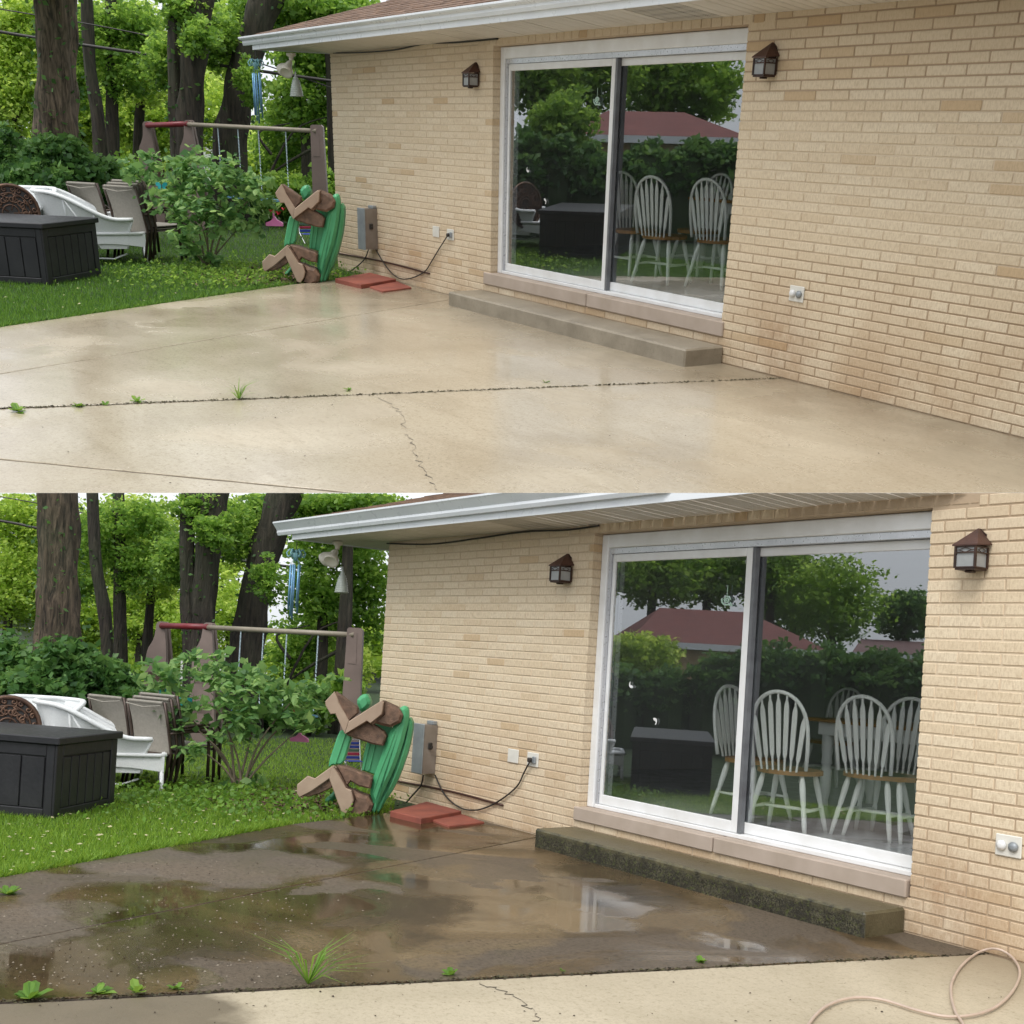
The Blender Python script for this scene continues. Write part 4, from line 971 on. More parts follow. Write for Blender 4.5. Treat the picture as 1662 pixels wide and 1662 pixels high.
def suncatcher(label, loc, s):
    t = thing('snail_suncatcher', label, 'ornament', loc); m = MB()
    m.tube([(0, -.004, .0), (0, -.004, s*1.1)], .0025, 5)
    sp = [(.45*s*(1-q/30)*cos(q*.45), -.004, -.35*s+.40*s*(1-q/30)*sin(q*.45)) for q in range(27)]; m.tube(sp, .006, 5)
    m.tube([(-.75*s, -.004, -.25*s), (-.62*s, -.004, -.62*s), (-.3*s, -.004, -.85*s), (.3*s, -.004, -.83*s), (.75*s, -.004, -.95*s), (.45*s, -.004, -.6*s)], .007, 5); m.tube([(-.75*s, -.004, -.25*s), (-.55*s, -.004, -.3*s)], .006, 5)
    m.build('snail_outline', M_['suncatch'], t, True)
M_['suncatch'] = pmat('pale_green_enamel', (.45,.62,.52), (.35,.5,.42), 9, .4, .05)
def sticker(label, loc, s, a):
    t = [(cos(q)*s, -.0, sin(q)*s) for q in np.linspace(a, a+3.4, 9)]; i = [(cos(q)*s*.45+.25*s*cos(a), 0, sin(q)*s*.45+.25*s*sin(a)) for q in np.linspace(a+3.2, a+.2, 9)]
    m = MB(); m.prism([V3(*p)+V3(*loc) for p in t+i], (0, .001, 0)); o = m.build('crescent_sticker', M_['white']); o['label'] = label; o['category'] = 'sticker'
def butterfly(label, loc, s):
    t = thing('butterfly_ornament', label, 'ornament', loc, 0.6); 
    for sx in (-1, 1):
        m = MB(); m.prism([(0, 0, 0), (sx*s*.5, sx*.01, s*.7), (sx*s, sx*.03, s*.65), (sx*s*.95, sx*.03, s*.1), (sx*s*.6, sx*.02, -.05*s), (sx*s*.7, sx*.02, -s*.5), (sx*s*.25, sx*.01, -s*.55)], (0, .006, 0)); m.build('wing', M_['teal'], t)
    m = MB(); m.tube([(0, .003, -.5*s), (0, .003, .4*s)], s*.1, 6); m.build('body', M_['rubber'], t)
def pinktoy(label, loc, s, with_bell):
    t = thing('pink_toy', label, 'toy', loc); r = V3(P.R[0][0], P.R[0][1], 0); r /= np.linalg.norm(r); f = V3(-r[1], r[0], 0); u = V3(0, 0, 1)
    m = MB(); m.prism([r*x*s+u*z*s for x, z in ((-.5, 0), (-.5, .18), (-.2, .30), (-.08, .42), (.02, .56), (.15, .36), (.45, .2), (.5, .12), (.5, 0))], f*s*.35); m.build('pink_shell', M_['pink'], t)
    if with_bell:
        m = MB(); m.tube([u*s*.5, u*s*.85], s*.06, 6); m.build('stalk', M_['pink'], t)
def flower(label, loc, s):
    t = thing('red_flower', label, 'flower', loc, group=None)
    for k in range(7):
        a = 2*pi*k/7; m = MB(); d = V3(cos(a), sin(a)*.6, .35*sin(a*2)+.2); e = V3(-sin(a), cos(a), 0); m.add([V3(0,0,0), d*s*.5+e*s*.3, d*s, d*s*.5-e*s*.3+V3(0,0,.2*s)], [(0,1,2,3)]); m.build('petal', M_['redflower'], t)
def tree(name, label, trunk, mat, ells=None, n=0, size=.1, leaf=None, group=None, ivy=0, twigs=None):
    base = trunk[0][0]; t = thing(name, label, 'tree', (base[0], base[1], 0), group=group); o = V3(base[0], base[1], 0)
    pts = smooth([p for p, _ in trunk], 8); rs = np.interp(np.linspace(0, 1, len(pts)), np.linspace(0, 1, len(trunk)), [r for _, r in trunk])
    m = MB(); nn = 22; vs = []; fs = []; rr = np.random.default_rng(int(abs(base[0]*100)))
    ph = rr.uniform(0, 6, 6)
    L = len(pts)
    for i, (p, r) in enumerate(zip(pts, rs)):
        for k in range(nn):
            a = 2*pi*k/nn; w = r*(1+.10*sin(a*5+ph[0]+i*.22)+.07*sin(a*9+ph[1]-i*.35)+.05*sin(i*.9+a*2+ph[2])); vs.append(V3(*p)-o+V3(cos(a)*w, sin(a)*w, 0))
    for i in range(L-1):
        for k in range(nn): fs.append((i*nn+k, i*nn+(k+1)%nn, (i+1)*nn+(k+1)%nn, (i+1)*nn+k))
    m.add(vs, fs); m.build('trunk', mat, t, True)
    for tw in (twigs or []):
        m = MB(); tp = smooth(tw[0], 4); m.tube([V3(*q)-o for q in tp], list(np.linspace(tw[1], tw[1]*.35, len(tp))), 6); m.build('limb', mat, t, True)
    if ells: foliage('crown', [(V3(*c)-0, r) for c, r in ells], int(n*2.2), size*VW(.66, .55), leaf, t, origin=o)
    if ivy:
        c = []; 
        for _ in range(ivy):
            q = rr.uniform(0, .999)**1.6; i = int(q*(L-1)); a = rr.uniform(0, 2*pi); c.append(V3(*pts[i])+V3(cos(a), sin(a), 0)*rs[i]*rr.uniform(1.0, 1.5)+V3(0, 0, rr.uniform(-.2, .2)))
        c = np.array(c); quads('ivy', leaf_quads(c, VW(.085, .065), .3), M_['leafC'], t, rr.uniform(.02, .7, len(c)), origin=o)
    return t
def weed(label, p, s, n=7, tall=False, group='weeds in the patio joint'):
    t = thing('weed', label, 'weed', (p[0], p[1], 0), group=group); c = []
    for k in range(n if tall else n*2):
        a = rng.uniform(0, 2*pi); L = s*(rng.uniform(.5, 1.1) if tall else rng.uniform(.3, .85)); m = MB(); e = V3(-sin(a), cos(a), 0); d = V3(cos(a), sin(a), rng.uniform(.15, 1.1) if not tall else rng.uniform(.5, 2.2)); d = d/np.linalg.norm(d)
        if tall:
            w = s*.012; m.add([e*w, -e*w, d*L*.55-e*w*1.2, d*L*.55+e*w*1.2, d*L+V3(cos(a), sin(a), -.5)*L*.35], [(0,1,2,3),(3,2,4)])
        else:
            m.add([V3(0,0,.002), d*L*.35+e*L*.26, d*L*.75+e*L*.22+V3(0,0,.0), d*L*1.0-V3(0,0,L*.12), d*L*.75-e*L*.24, d*L*.35-e*L*.25], [(0,1,2,3),(0,3,4,5)])
        m.tint = float(rng.uniform(.1, .95)); m.t = [m.tint]*len(m.f); m.build('leaf', M_['weed'], t)
def shrub(label, base, ells, n_big, n_rest, size, group=None):
    base = V3(base[0], base[1], 0); t = thing('leafy_shrub', label, 'shrub', base)
    # stems
    rs = random.Random(4)
    for k in range(9):
        c, r = ells[k % len(ells)]; tip = V3(*c)-base+V3(rs.uniform(-.5, .5)*r[0], rs.uniform(-.5, .5)*r[1], rs.uniform(-.3, .3)*r[2]); mid = tip*V3(.35, .35, .5)+V3(rs.uniform(-.04, .04), rs.uniform(-.04, .04), 0)
        m = MB(); pts = smooth([V3(rs.uniform(-.05, .05), rs.uniform(-.05, .05), 0), mid, tip], 5); m.tube(pts, list(np.linspace(.016, .004, len(pts))), 6); m.build('stem', M_['stem'], t, True)
    c, tt = crown_pts(ells, n_big+n_rest, 9, .20, .45); q = (c-P.C) @ P.R.T; order = np.argsort(q[:, 2]); c = c[order]
    lm = MB(); s = 1.0
    lm.add([(0, 0, 0), (.28, -.26, -.03), (.62, -.24, -.05), (1, 0, -.14), (.62, .24, -.05), (.28, .26, -.03), (.5, 0, .05)], [(0,1,6),(1,2,6),(2,3,6),(3,4,6),(4,5,6),(5,0,6)])
    proto = lm.build('leaf', M_['leafD'], t); dat = proto.data; P.objs.remove(proto); bpy.data.objects.remove(proto)
    dat.transform(Matrix.Scale(size, 4))
    for i in range(min(n_big, len(c))):
        o = link('leaf', dat, None, t); a = rng.uniform(0, 2*pi); o.location = Vector(c[i]-base); o.rotation_euler = (rng.uniform(-.6, .6), rng.uniform(-.35, .75), a); o.scale = [float(rng.uniform(.7, 1.25))]*3
    rest = c[n_big:]; V = leaf_quads(rest, size*1.05, .1, .6); quads('leaf', V, M_['leafD'], t, rng.uniform(0, .99, len(rest)), origin=base, kind='stuff')
M_['stem'] = pmat('grey_stem', (.20,.16,.11), (.12,.1,.07), 12, .8, .2)
def chips(name, pts, s, mat, flat=.3, **kw):
    n = len(pts); a = rng.uniform(0, 2*pi, n); sz = s*rng.uniform(.3, 1.3, n)**1.3; d = np.stack([np.cos(a), np.sin(a), rng.uniform(-.1, .1, n)], 1)*sz[:, None]; e = np.stack([-np.sin(a), np.cos(a), rng.uniform(-.2, .3, n)], 1)*sz[:, None]*.5
    V = np.stack([pts-d, pts+e, pts+d, pts-e], 1); V[:, :, 2] = np.maximum(V[:, :, 2], .002); V[:, 1, 2] += sz*flat; return quads(name, V, mat, None, rng.uniform(0, 1, n), **kw)
# ---------------------------------------------------------------- the two places
def fh():
    f = V3(P.R[2][0], P.R[2][1], 0); return f/np.linalg.norm(f)
def Hp(u, v, D):      # point seen at (u, v) whose horizontal distance along the view is D
    C, r = ray(u, v); n = fh(); return C+r*(D/np.dot(n, r))
def ell(u, v, D, ru, rv, rd=None):
    p = Hp(u, v, D); k = depth(p)/F; return (p, (ru*k, (rd or ru*k), rv*k))
def relb(u, v, D):    # upper view pixel -> pixel and distance of the same spot in the lower view
    return (u, v, D) if P.key == 'T' else (u*1.07 if u > 130 else u*1.02, 800+v*1.075, D*.80)
def E_(u, v, D, ru, rv, rd=None):
    a, b, c = relb(u, v, D); return ell(a, b, c, ru*1.05 if P.key == 'B' else ru, rv*1.05 if P.key == 'B' else rv, rd)
def H_(u, v, D): return Hp(*relb(u, v, D))
def Z_(p): return depth(p)/F

def build_place(d):
    view = VW('in the upper view', 'in the lower view'); T_ = P.key == 'T'
    P.step_front = d['std']; P.sth = d['sth']
    H = build_house(d)
    # ---- ground
    g = MB(); R_ = (-45, 14, -28, 38) if T_ else (-260, 60, -200, 320)
    g.box((R_[0], R_[2], -.5), (R_[1], R_[3], -.09)); o = g.build('ground', M_['soil']); o['kind'] = 'structure'
    c1 = concrete_T(H) if T_ else concrete_B(H, True); c2 = c1 if T_ else concrete_B(H, False)
    e0, e1, e2 = d['edge']; jt2 = line(*d['j2']); jm = line(*d['jm']); edge = line(e0, e1)
    wallL = line((0, -.006), (1, -.006)); far = line((0, -7.2), (1, -7.2))
    at = lambda a, b_: tuple(isect(a, b_))
    off = lambda ln, s: (ln[0]+np.array([ln[1][1], -ln[1][0]])/np.linalg.norm(ln[1])*s, ln[1])
    pat = MB(); pe = bpy.data.objects.new('patio', None); scene.collection.objects.link(pe); pe.matrix_world = P.M.copy(); pe['kind'] = 'structure'; pe['_p'] = P.key
    sl = []
    gp = .013
    jmL = line(V3(*d['jm'][0])-V3(.028, 0), V3(*d['jm'][1])-V3(.004, 0)); jmR = line(V3(*d['jm'][0])+V3(.018, 0), V3(*d['jm'][1])+V3(.006, 0))
    wob = 0
    ap1 = at(off(jt2, -gp), jmL); ap2 = at(off(jt2, gp*.6), jmL); crossed = ap1[1] > -7.2
    A = [at(edge, far)] + ([at(jmL, far), ap1] if crossed else [at(off(jt2, -gp), far)]) + [at(off(jt2, -gp), wallL), (e2[0]-.1, -.006), tuple(e2), tuple(e1)]
    B_ = ([ap2] if crossed else [at(off(jt2, gp*.6), far), at(jmL, far)]) + [ at(jmL, wallL), at(off(jt2, gp*.6), wallL)]
    sl += [(A, c1, 1, .002), (B_, c1, 2, .004)]
    if T_:
        j3 = line(*d['j3']); C_ = [at(jmR, j3), at(off(j3, -gp), line((9.6, 0), (9.6, 1))), (9.6, -.006), at(jmR, wallL)]
        D_ = [at(jmR, far), (9.6, -7.2), at(off(j3, gp), line((9.6, 0), (9.6, 1))), at(off(j3, gp), jmR)]
        C_[0] = at(jmR, off(j3, -gp)); sl += [(C_, c2, 3, .004), (D_, c2, 4, .003)]
    else:
        C_ = [at(jmR, far), (9.6, -7.2), (9.6, -.006), at(jmR, wallL)]; sl += [(C_, c2, 3, .004)]
    for pts, mt, sd_, wb in sl:
        b = poly_slab(ccw([tuple(p) for p in pts]), .088, .003, wb, sd_); b.build('patio_slab', mt, pe)
    for ln, wd, mt, hh in ((jt2, .022, M_['joint'], .0645), (jm, .05, M_['soil'], .063)) + (((j3, .022, M_['joint'], .065),) if T_ else ()):
        a_, b_ = np.array(at(ln, far)), np.array(at(ln, line((0, -.02), (1, -.02)))); 
        if ln is not jt2 and ln is not jm: b_ = np.array(at(ln, line((9.6, 0), (9.6, 1))))
        m = MB(); m.prism([(a_[0]-wd, a_[1], -.07), (a_[0]+wd, a_[1], -.07), (b_[0]+wd, b_[1], -.07), (b_[0]-wd, b_[1], -.07)], (0, 0, hh)); m.build('joint_filler', mt, pe)
    q = rng.uniform(0, 1, 1500)**1.5; J0 = np.array(at(jm, line((0, -5.6), (1, -5.6)))); J1 = np.array(at(jm, wallL)); jp = J0+(J1-J0)*q[:, None]+rng.normal(0, .013, (1500, 2)); jp = np.column_stack([jp, rng.uniform(-.006, .004, 1500)])
    chips('joint_debris', jp, .010, M_['debris'], .5, kind='stuff', label='dark crumbs and moss packed in the main patio joint '+view, category='debris')
    # crack in the near slab: a thin dark recessed line of its own
    cr = [G(*p) for p in d['crack']]; r4 = random.Random(8); pts = []
    for a, b_ in zip(cr[:-1], cr[1:]):
        for q in range(7): pts.append(a+(b_-a)*q/7+V3(r4.uniform(-.02, .02), r4.uniform(-.02, .02), 0))
    m = MB(); m.sheet([[p+V3(-.0035, .002, .0025) for p in pts], [p+V3(.0035*r4.uniform(.3, 1.4), -.002, .0025) for p in pts]]); m.build('crack', M_['rubber'], pe)
    # lawn
    lp = [(R_[0], -26 if T_ else -60), tuple(at(edge, line((0, -26), (1, -26)))) if T_ else tuple(at(edge, line((0, -60), (1, -60)))), tuple(e1), tuple(e2), (e2[0]-.12, -.006), (e2[0]-.12, 6.3), (R_[0] if T_ else -60, 30)]
    lp = [(-44, -26)]+lp[1:-1]+[(-44, 30)]
    lw = MB(); lw.prism([(x, y, -.07) for x, y in lp], (0, 0, .055)); o = lw.build('lawn', M_['lawn']); o['kind'] = 'structure'
    n = 90000; u = rng.uniform(-60, 640, n); v = rng.uniform(*d['lawn_v'], n)
    dirs = np.stack([(u-PX)/F, (v-PY)/F, np.ones(n)], 1) @ P.R; t = (-.01-P.C[2])/dirs[:, 2]; gp_ = P.C+dirs*t[:, None]
    ok = (t > 0) & (t < d['lawn_far']) & inpoly(gp_, lp)
    mul = d['mulch']; mc = G(mul[0], mul[1]); md = np.linalg.norm((gp_-mc)*np.array([1, 1, 0])/np.array([mul[2], mul[3], 1]), axis=1)
    ok &= (md > 1) | (rng.uniform(0, 1, n) < .12)
    gp_ = gp_[ok]; blades('grass', M_['grassT'] if T_ else M_['grassB'], gp_, .045, .0045, .6, kind='stuff', label='short mown lawn grass '+view, category='grass')
    # ragged edge tufts along the patio
    q = rng.uniform(0, 1, 2600)[:, None]; E0 = V3(*e0, 0)+(V3(*e0, 0)-V3(*e1, 0))*.5; ep = E0+(V3(*e1, 0)-E0)*q+rng.normal(0, .02, (2600, 3))*V3(1, 1, 0)+V3(-.03, -.01, -.01); ep[:, 2] = -.01
    blades('edge_grass', M_['grassT'] if T_ else M_['grassB'], ep, .06, .005, 1.1, kind='stuff', label='ragged grass fringe at the patio edge '+view, category='grass')
    m = MB(); th = np.linspace(0, 2*pi, 26)[:-1]; m.prism([(mc[0]+cos(a)*mul[2]*(1+.15*sin(3*a)), mc[1]+sin(a)*mul[3]*(1+.12*cos(5*a)), -.012) for a in th], (0, 0, .006)); o = m.build('mulch_bed', M_['soil']); o['kind'] = 'structure'
    k = 2600; mp = mc+rng.normal(0, .55, (k, 3))*np.array([mul[2], mul[3], 0]); mp[:, 2] = .0; mp = mp[inpoly(mp, lp)]
    chips('bark_chips', mp, .028, M_['brownrough'], .5, kind='stuff', label='bark mulch chips round the shrub '+view, category='mulch')
    # clumpy low weeds between lawn and mulch
    k = 3200; wp = mc-V3(P.R[0][0], P.R[0][1], 0)*.55*mul[2]+rng.normal(0, 1, (k, 3))*np.array([mul[2]*.9, mul[3]*.9, 0]); wp += -fh()*.35*mul[2]; wp[:, 2] = 0; wp = wp[inpoly(wp, lp)]
    quads('ground_ivy', leaf_quads(wp+rng.uniform(0, 1, (len(wp), 3))*V3(0, 0, .10), .045, 0), M_['leafB'] if T_ else M_['weed'], None, rng.uniform(.0, .8, len(wp)), kind='stuff', label='low leafy weeds beside the shrub '+view, category='ground cover')
    # pale fallen petals and seeds on the lawn
    k = d['petals']; u = rng.uniform(0, 560, k); v = rng.uniform(d['lawn_v'][0]+60, d['lawn_v'][1], k); dirs = np.stack([(u-PX)/F, (v-PY)/F, np.ones(k)], 1) @ P.R; t = (.03-P.C[2])/dirs[:, 2]; pp = P.C+dirs*t[:, None]; pp = pp[(t < d['lawn_far']) & inpoly(pp, lp)]
    chips('fallen_seeds', pp, .016, M_['petal'], .3, kind='stuff', label='pale fallen seeds scattered on the lawn '+view, category='debris')
    # ---- fittings on the wall
    for side, px in zip((0, 1), d['lamps']):
        p = Wl(*px); lab = ('small dark lantern left of the sliding door ', 'dark lantern with frosted panes right of the sliding door ')[side]
        lantern(lab+view, (p[0], 0, p[2]-.045), d['lamp_s'])
    p = Wl(*d['out1']); outlet('blank ivory cover plate left of the plugged outlet '+view, 'blank_cover', (p[0], 0, p[2]), None)
    p = Wl(*d['out2']); outlet('outdoor outlet with a black cord plugged in '+view, 'outlet', (p[0], 0, p[2]), 'plug'); op = p
    p = Wl(*d['out3']); outlet('double outlet with round covers on the wall right of the door '+view, 'outlet', (p[0], 0, p[2]), 'round')
    a = Wl(*d['eb'][0]); b_ = Wl(*d['eb'][1]); ebox('grey metal box on the brick wall by the toy table '+view, a[0], b_[2], a[2], d['eb'][2], d['eb'][3])
    cord('extension_cord', 'thin black cord drooping from the outlet to the grey box '+view, [Wl(*q, -.02) if i != 0 else Wl(*q, -.05) for i, q in enumerate(d['cord1'])], .007, M_['rubber'])
    cord('black_cable', 'short black cord falling from the grey box to the red pavers '+view, [Wl(*q, -.03) for q in d['cord2']], .008, M_['rubber'])
    cord('conduit_pipe', 'thin rusty brown pipe run low along the brick wall '+view, [Wl(*q, -.012) for q in d['pipe']], .010, M_['copper_roof'], 'pipe')
    cord('soffit_cable', 'black cable running under the soffit along the wall top '+view, [Wl(*q, -.012) for q in d['cable']], .008, M_['rubber'], 'cable')
    paver('raised red square paver lying at the wall foot '+view, [G(*q, .055) for q in d['pav1']], .05)
    paver('lower red paver partly under the raised one '+view, [G(*q, .012) for q in d['pav2']], .018)
    # ---- room behind the glass
    zf = d['zst']+.015
    for lab, (u, v), rz in d['chairs']:
        p = G(u, v, zf+.99); b = V3(-sin(rz), cos(rz), 0); windsor(lab+' '+view, tuple(V3(p[0], p[1], zf)+b*.27), rz, 'white windsor chairs round the table')
    dining_table('white table with honey wood top behind the glass door '+view, *d['table'], zf)
    p = Wl(*d['snail'], .115); suncatcher('pale green snail suncatcher on the left glass pane '+view, tuple(p), .07)
    for i, (u, v) in enumerate(d['stick']): p = Wl(u, v, .118); sticker(('upper', 'lower')[i]+' white crescent sticker on the left glass pane '+view, tuple(p), .028, (2.2, -1.2)[i])
    # ---- lawn furniture
    deck_box('black plank-sided storage box on the lawn '+view, G(*d['box'][0]), G(*d['box'][1]), 2.0, d['box'][2])
    r = V3(P.R[0][0], P.R[0][1], 0); r /= np.linalg.norm(r); ar = atan2(r[1], r[0])
    p = G(*d['wick'][0]); wicker_chair('white wicker armchair with its side to the black box '+view, tuple(p), ar+radians(18), d['wick_s'])
    p = G(*d['wick'][1]); wicker_chair('white wicker armchair holding the bronze scroll disc '+view, tuple(p), ar-radians(105), d['wick_s'])
    p = Dp(*d['disc']); n_ = (P.C-p); n_[2] = n_[2]*.2+1.2; medallion('round bronze scrollwork panel resting in the wicker chair '+view, tuple(p), tuple(n_), d['disc_r'])
    for i, (u, v, a, k) in enumerate(d['sling']):
        p = G(u, v); c = V3(cos(ar+a), sin(ar+a), 0)
        for j in range(k): sling_chair(('nearest', 'middle', 'farthest')[j]+(' sling chair of the stack beside the leafy shrub ' if i == 0 else ' sling chair of the stack behind the wicker chair ')+view, tuple(p+V3(0, 0, .03*j)+c*.075*j), ar+a, s=d['sling_s'])
    toy_table('green and brown toy picnic table stood on edge against the wall '+view, tuple(G(*d['toy'][0])), d['toy'][1], VW(1.03, 1.0))
    p = G(*d['tchair'][0]); small_lawn_chair('small striped blue and red folding chair behind the toy table '+view, tuple(p), d['tchair'][1], ar+pi+radians(25))
    p = Hp(*d['pink'][0]); pinktoy(VW('pink toy with a red blossom hanging beside the toy table ', 'pink toy piece hanging beside the toy table ')+view, tuple(p), d['pink'][1], T_)
    for q, lab in zip(d['flowers'], ('leftmost red flower', 'largest red flower' if not T_ else 'upper red flower', 'red flower nearest the toy table', 'topmost small red flower')): flower(lab+' left of the brown bracket '+view, tuple(Hp(*q[:3])), q[3])
    for q, lab in zip(d['butter'], ('teal butterfly ornament in the upper left of the shrub ', 'smaller teal butterfly ornament at the left edge of the shrub ')): butterfly(lab+view, tuple(Hp(*q[:3])), q[3])
    sw = d['swing']; pa, pb, pc = Hp(*sw[0]), Hp(*sw[1]), Hp(*sw[2]); swing_set('brown plastic swing set with red bar and tan beam '+view, tuple(pa), tuple(pb), tuple(pc), (pa[2], pb[2]), 1.2)
    cp = d['chime']; p = Hp(*cp[0]); wind_chime('blue metal wind chime hanging from the eave corner '+view, tuple(p), cp[1], max(.02, d['zfb']-p[2]))
    p = Hp(*d['flood'][0]); p[2] = d['zs']+.015; floodlight('white double floodlight under the eave corner '+view, tuple(p), d['flood'][1])
    p = Hp(*d['bell'][0]); bell_feeder('grey ribbed glass bell hanging under the floodlight '+view, tuple(p), d['bell'][1], d['bell'][2])
    sh = d['shrub']; b_ = G(*sh[0]); D0 = float(np.dot(b_-P.C, fh())); shrub('broad leafy green shrub on the lawn beside the chairs '+view, tuple(b_), [ell(u, v, D0+dd, ru, rv) for u, v, dd, ru, rv in sh[1]], 300, 1700 if T_ else 1500, sh[2]*1.25)
    # ---- woods
    LA, LB, LC = M_['leafA'], M_['leafB'], M_['leafC']
    def tk(pts): return [(H_(u, v, D), w*depth(H_(u, v, D))/F) for u, v, D, w in pts]
    def ground0(l): p, w_ = l[0]; l[0] = (V3(p[0], p[1], -.05), w_); return l
    tg = 'trees behind the lawn'
    tree('big_tree', 'thick furrowed brown trunk at the far left, ivy at its foot, '+view, ground0(tk([(92, 345, 19, 40), (93, 220, 19, 34), (92, 120, 19, 30), (91, 20, 19, 31), (88, -60, 19, 33)])), M_['barkA'] if True else None, [E_(10, -60, 18, 90, 40), E_(150, -70, 18, 90, 40)] if T_ else None, 5000, .12, LB, tg, 420)
    tree('slim_tree', 'slim dark trunk just right of the thick brown trunk '+view, ground0(tk([(166, 330, 24, 11), (160, 200, 24, 10), (145, 100, 24, 9), (139, -40, 24, 9)])), M_['barkB'], [E_(150, 60, 25, 60, 50), E_(120, 140, 25, 40, 35)], 2600, .13, LB, tg, 60)
    tree('slim_tree', 'second slim dark trunk right of the thick brown trunk '+view, ground0(tk([(184, 330, 25, 11), (182, 200, 25, 10), (181, 100, 25, 9), (180, -40, 25, 9)])), M_['barkB'], [E_(205, 110, 25, 45, 50), E_(215, 40, 25, 50, 40)], 2600, .13, LB, tg, 60)
    tree('slim_tree', 'short thin dark trunk left of the swing set tower '+view, ground0(tk([(222, 330, 26, 9), (224, 230, 26, 8), (230, 140, 26, 6), (236, 60, 26, 4)])), M_['barkB'], [E_(240, 130, 26, 45, 45), E_(240, 60, 27, 40, 45)], 2400, .13, LA, tg, 40)
    tree('twin_tree', 'dark left trunk of the pair behind the red bar '+view, ground0(tk([(300, 330, 22, 17), (290, 215, 22, 14), (284, 120, 22, 11), (287, -40, 22, 10)])), M_['barkB'], [E_(270, 100, 22.5, 40, 45), E_(300, 20, 22, 40, 30)], 2600, .12, LB, tg, 190)
    tree('twin_tree', 'thick dark right trunk of the pair behind the red bar '+view, ground0(tk([(302, 330, 22, 26), (305, 215, 22, 22), (312, 120, 22, 19), (322, 30, 22, 21), (330, -40, 22, 24)])), M_['barkB'], [E_(350, 60, 23, 45, 50), E_(325, 60, 21.5, 35, 30)], 2600, .12, LB, tg, 190,
         twigs=[([H_(322, 30, 22), H_(300, 5, 22), H_(285, -30, 22)], .12)])
    tree('leaning_tree', 'broad dark trunk leaning right behind the swing beam '+view, ground0(tk([(372, 330, 23, 30), (372, 250, 23, 27), (385, 170, 23, 24), (402, 90, 23, 24), (424, 20, 23, 26), (445, -40, 23, 28)])), M_['barkB'], [E_(405, 130, 22, 26, 40), E_(450, 30, 24, 40, 40)], 2200, .11, LB, tg, 160,
         twigs=[([H_(440, 250, 23), H_(420, 215, 23.5), H_(470, 200, 24)], .03), ([H_(520, 235, 24), H_(470, 262, 24), H_(430, 290, 24)], .04), ([H_(430, 300, 24), H_(475, 215, 24), H_(530, 190, 24)], .03)])
    bt = [('bright green leafy tree at the far left edge of the wood ', [(15, 130, 32, 70, 80), (30, 40, 32, 60, 50)], LA), ('sunlit tree between the brown trunk and the slim trunks ', [(130, 190, 33, 60, 50), (125, 90, 34, 50, 70)], LA),
          ('airy light green tree behind the slim trunks ', [(215, 180, 33, 60, 55), (200, 60, 34, 70, 60)], LA), ('loose tree with sky gaps beside the pair of trunks ', [(350, 190, 33, 50, 60), (360, 60, 35, 60, 60), (260, 200, 33, 50, 50)], LA),
          ('dense green tree beside the corner of the brick house ', [(490, 150, 26, 62, 75), (505, 70, 26, 70, 45), (465, 230, 27, 60, 60), (560, 150, 26, 45, 90)], LB), ('pale yellow-green tree low behind the swings ', [(460, 270, 32, 70, 55), (520, 260, 30, 40, 60)], LA),
          ('dark leafy tree above the eave corner ', [(530, 15, 24, 90, 22), (430, 20, 27, 60, 35)], LB)]
    for lab, es, mt in bt:
        E = [E_(*e) for e in es]; c = E[0][0]; tree('background_tree', lab+view, [(V3(c[0], c[1], -.05), .13), (V3(c[0]+.1, c[1], c[2]*.5), .1), (c, .07)], M_['barkB'], E, 7500, .17, mt, 'leafy trees of the wood')
    foliage('distant_wood', [E_(u, v, 46, 75, 60) for u, v in ((0, 200), (110, 250), (230, 240), (340, 270), (450, 250), (540, 230), (60, 120), (180, 120), (300, 130))], 14000, .26, LA, None, kind='stuff', label='bright distant wood seen through the trunks '+view, category='wood')
    sb = [('dark ivy-green bush around the foot of the thick trunk ', [(95, 265, 18.5, 55, 45), (60, 300, 18, 60, 35)]), ('dark bush behind the wicker chairs ', [(150, 290, 19, 50, 42), (190, 315, 19, 50, 30)]), ('dark bush at the left edge behind the black box ', [(10, 270, 19, 50, 55), (-20, 310, 19, 50, 40)]),
          ('mid green bush behind the swing set tower ', [(225, 300, 24, 45, 45), (270, 330, 24, 45, 30)]), ('low dark bush at the back of the lawn ', [(400, 330, 24, 60, 30), (340, 330, 24, 50, 32)]), ('green bush beside the wall corner behind the toy table ', [(470, 320, 23, 40, 40), (525, 310, 22, 26, 40)])]
    for lab, es in sb:
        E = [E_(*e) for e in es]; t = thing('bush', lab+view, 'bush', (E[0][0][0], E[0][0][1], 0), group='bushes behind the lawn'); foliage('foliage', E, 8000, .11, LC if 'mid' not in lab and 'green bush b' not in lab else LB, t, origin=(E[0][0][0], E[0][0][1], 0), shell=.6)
        m = MB(); m.tube([(0, 0, -.05), (.05, 0, float(E[0][0][2]))], [.06, .03], 6); m.build('stem', M_['barkB'], t)
    # pale neighbour building beyond the trees
    p = H_(335, 260, 40); t = thing('pale_shed', 'white gabled shed glimpsed behind the swing set '+view, 'shed', (p[0], p[1], 0)); s_ = r
    m = MB(); f = fh(); zt = p[2]+.15; m.prism([s_*-1.1, s_*1.3, s_*1.3+V3(0, 0, zt-.1), s_*.0+V3(0, 0, zt+.75), s_*-1.1+V3(0, 0, zt+.2)], f*3); m.build('wall', M_['siding'], t)
    p = H_(-5, 240, 34); t = thing('pale_house', 'pale sided neighbour house at the far left edge '+view, 'house', (p[0], p[1], 0))
    for k in range(9): m = MB(); m.box((-1.2, -.5, k*.28), (1.2, .5, k*.28+.26)); m.build('siding_board', M_['siding'], t)
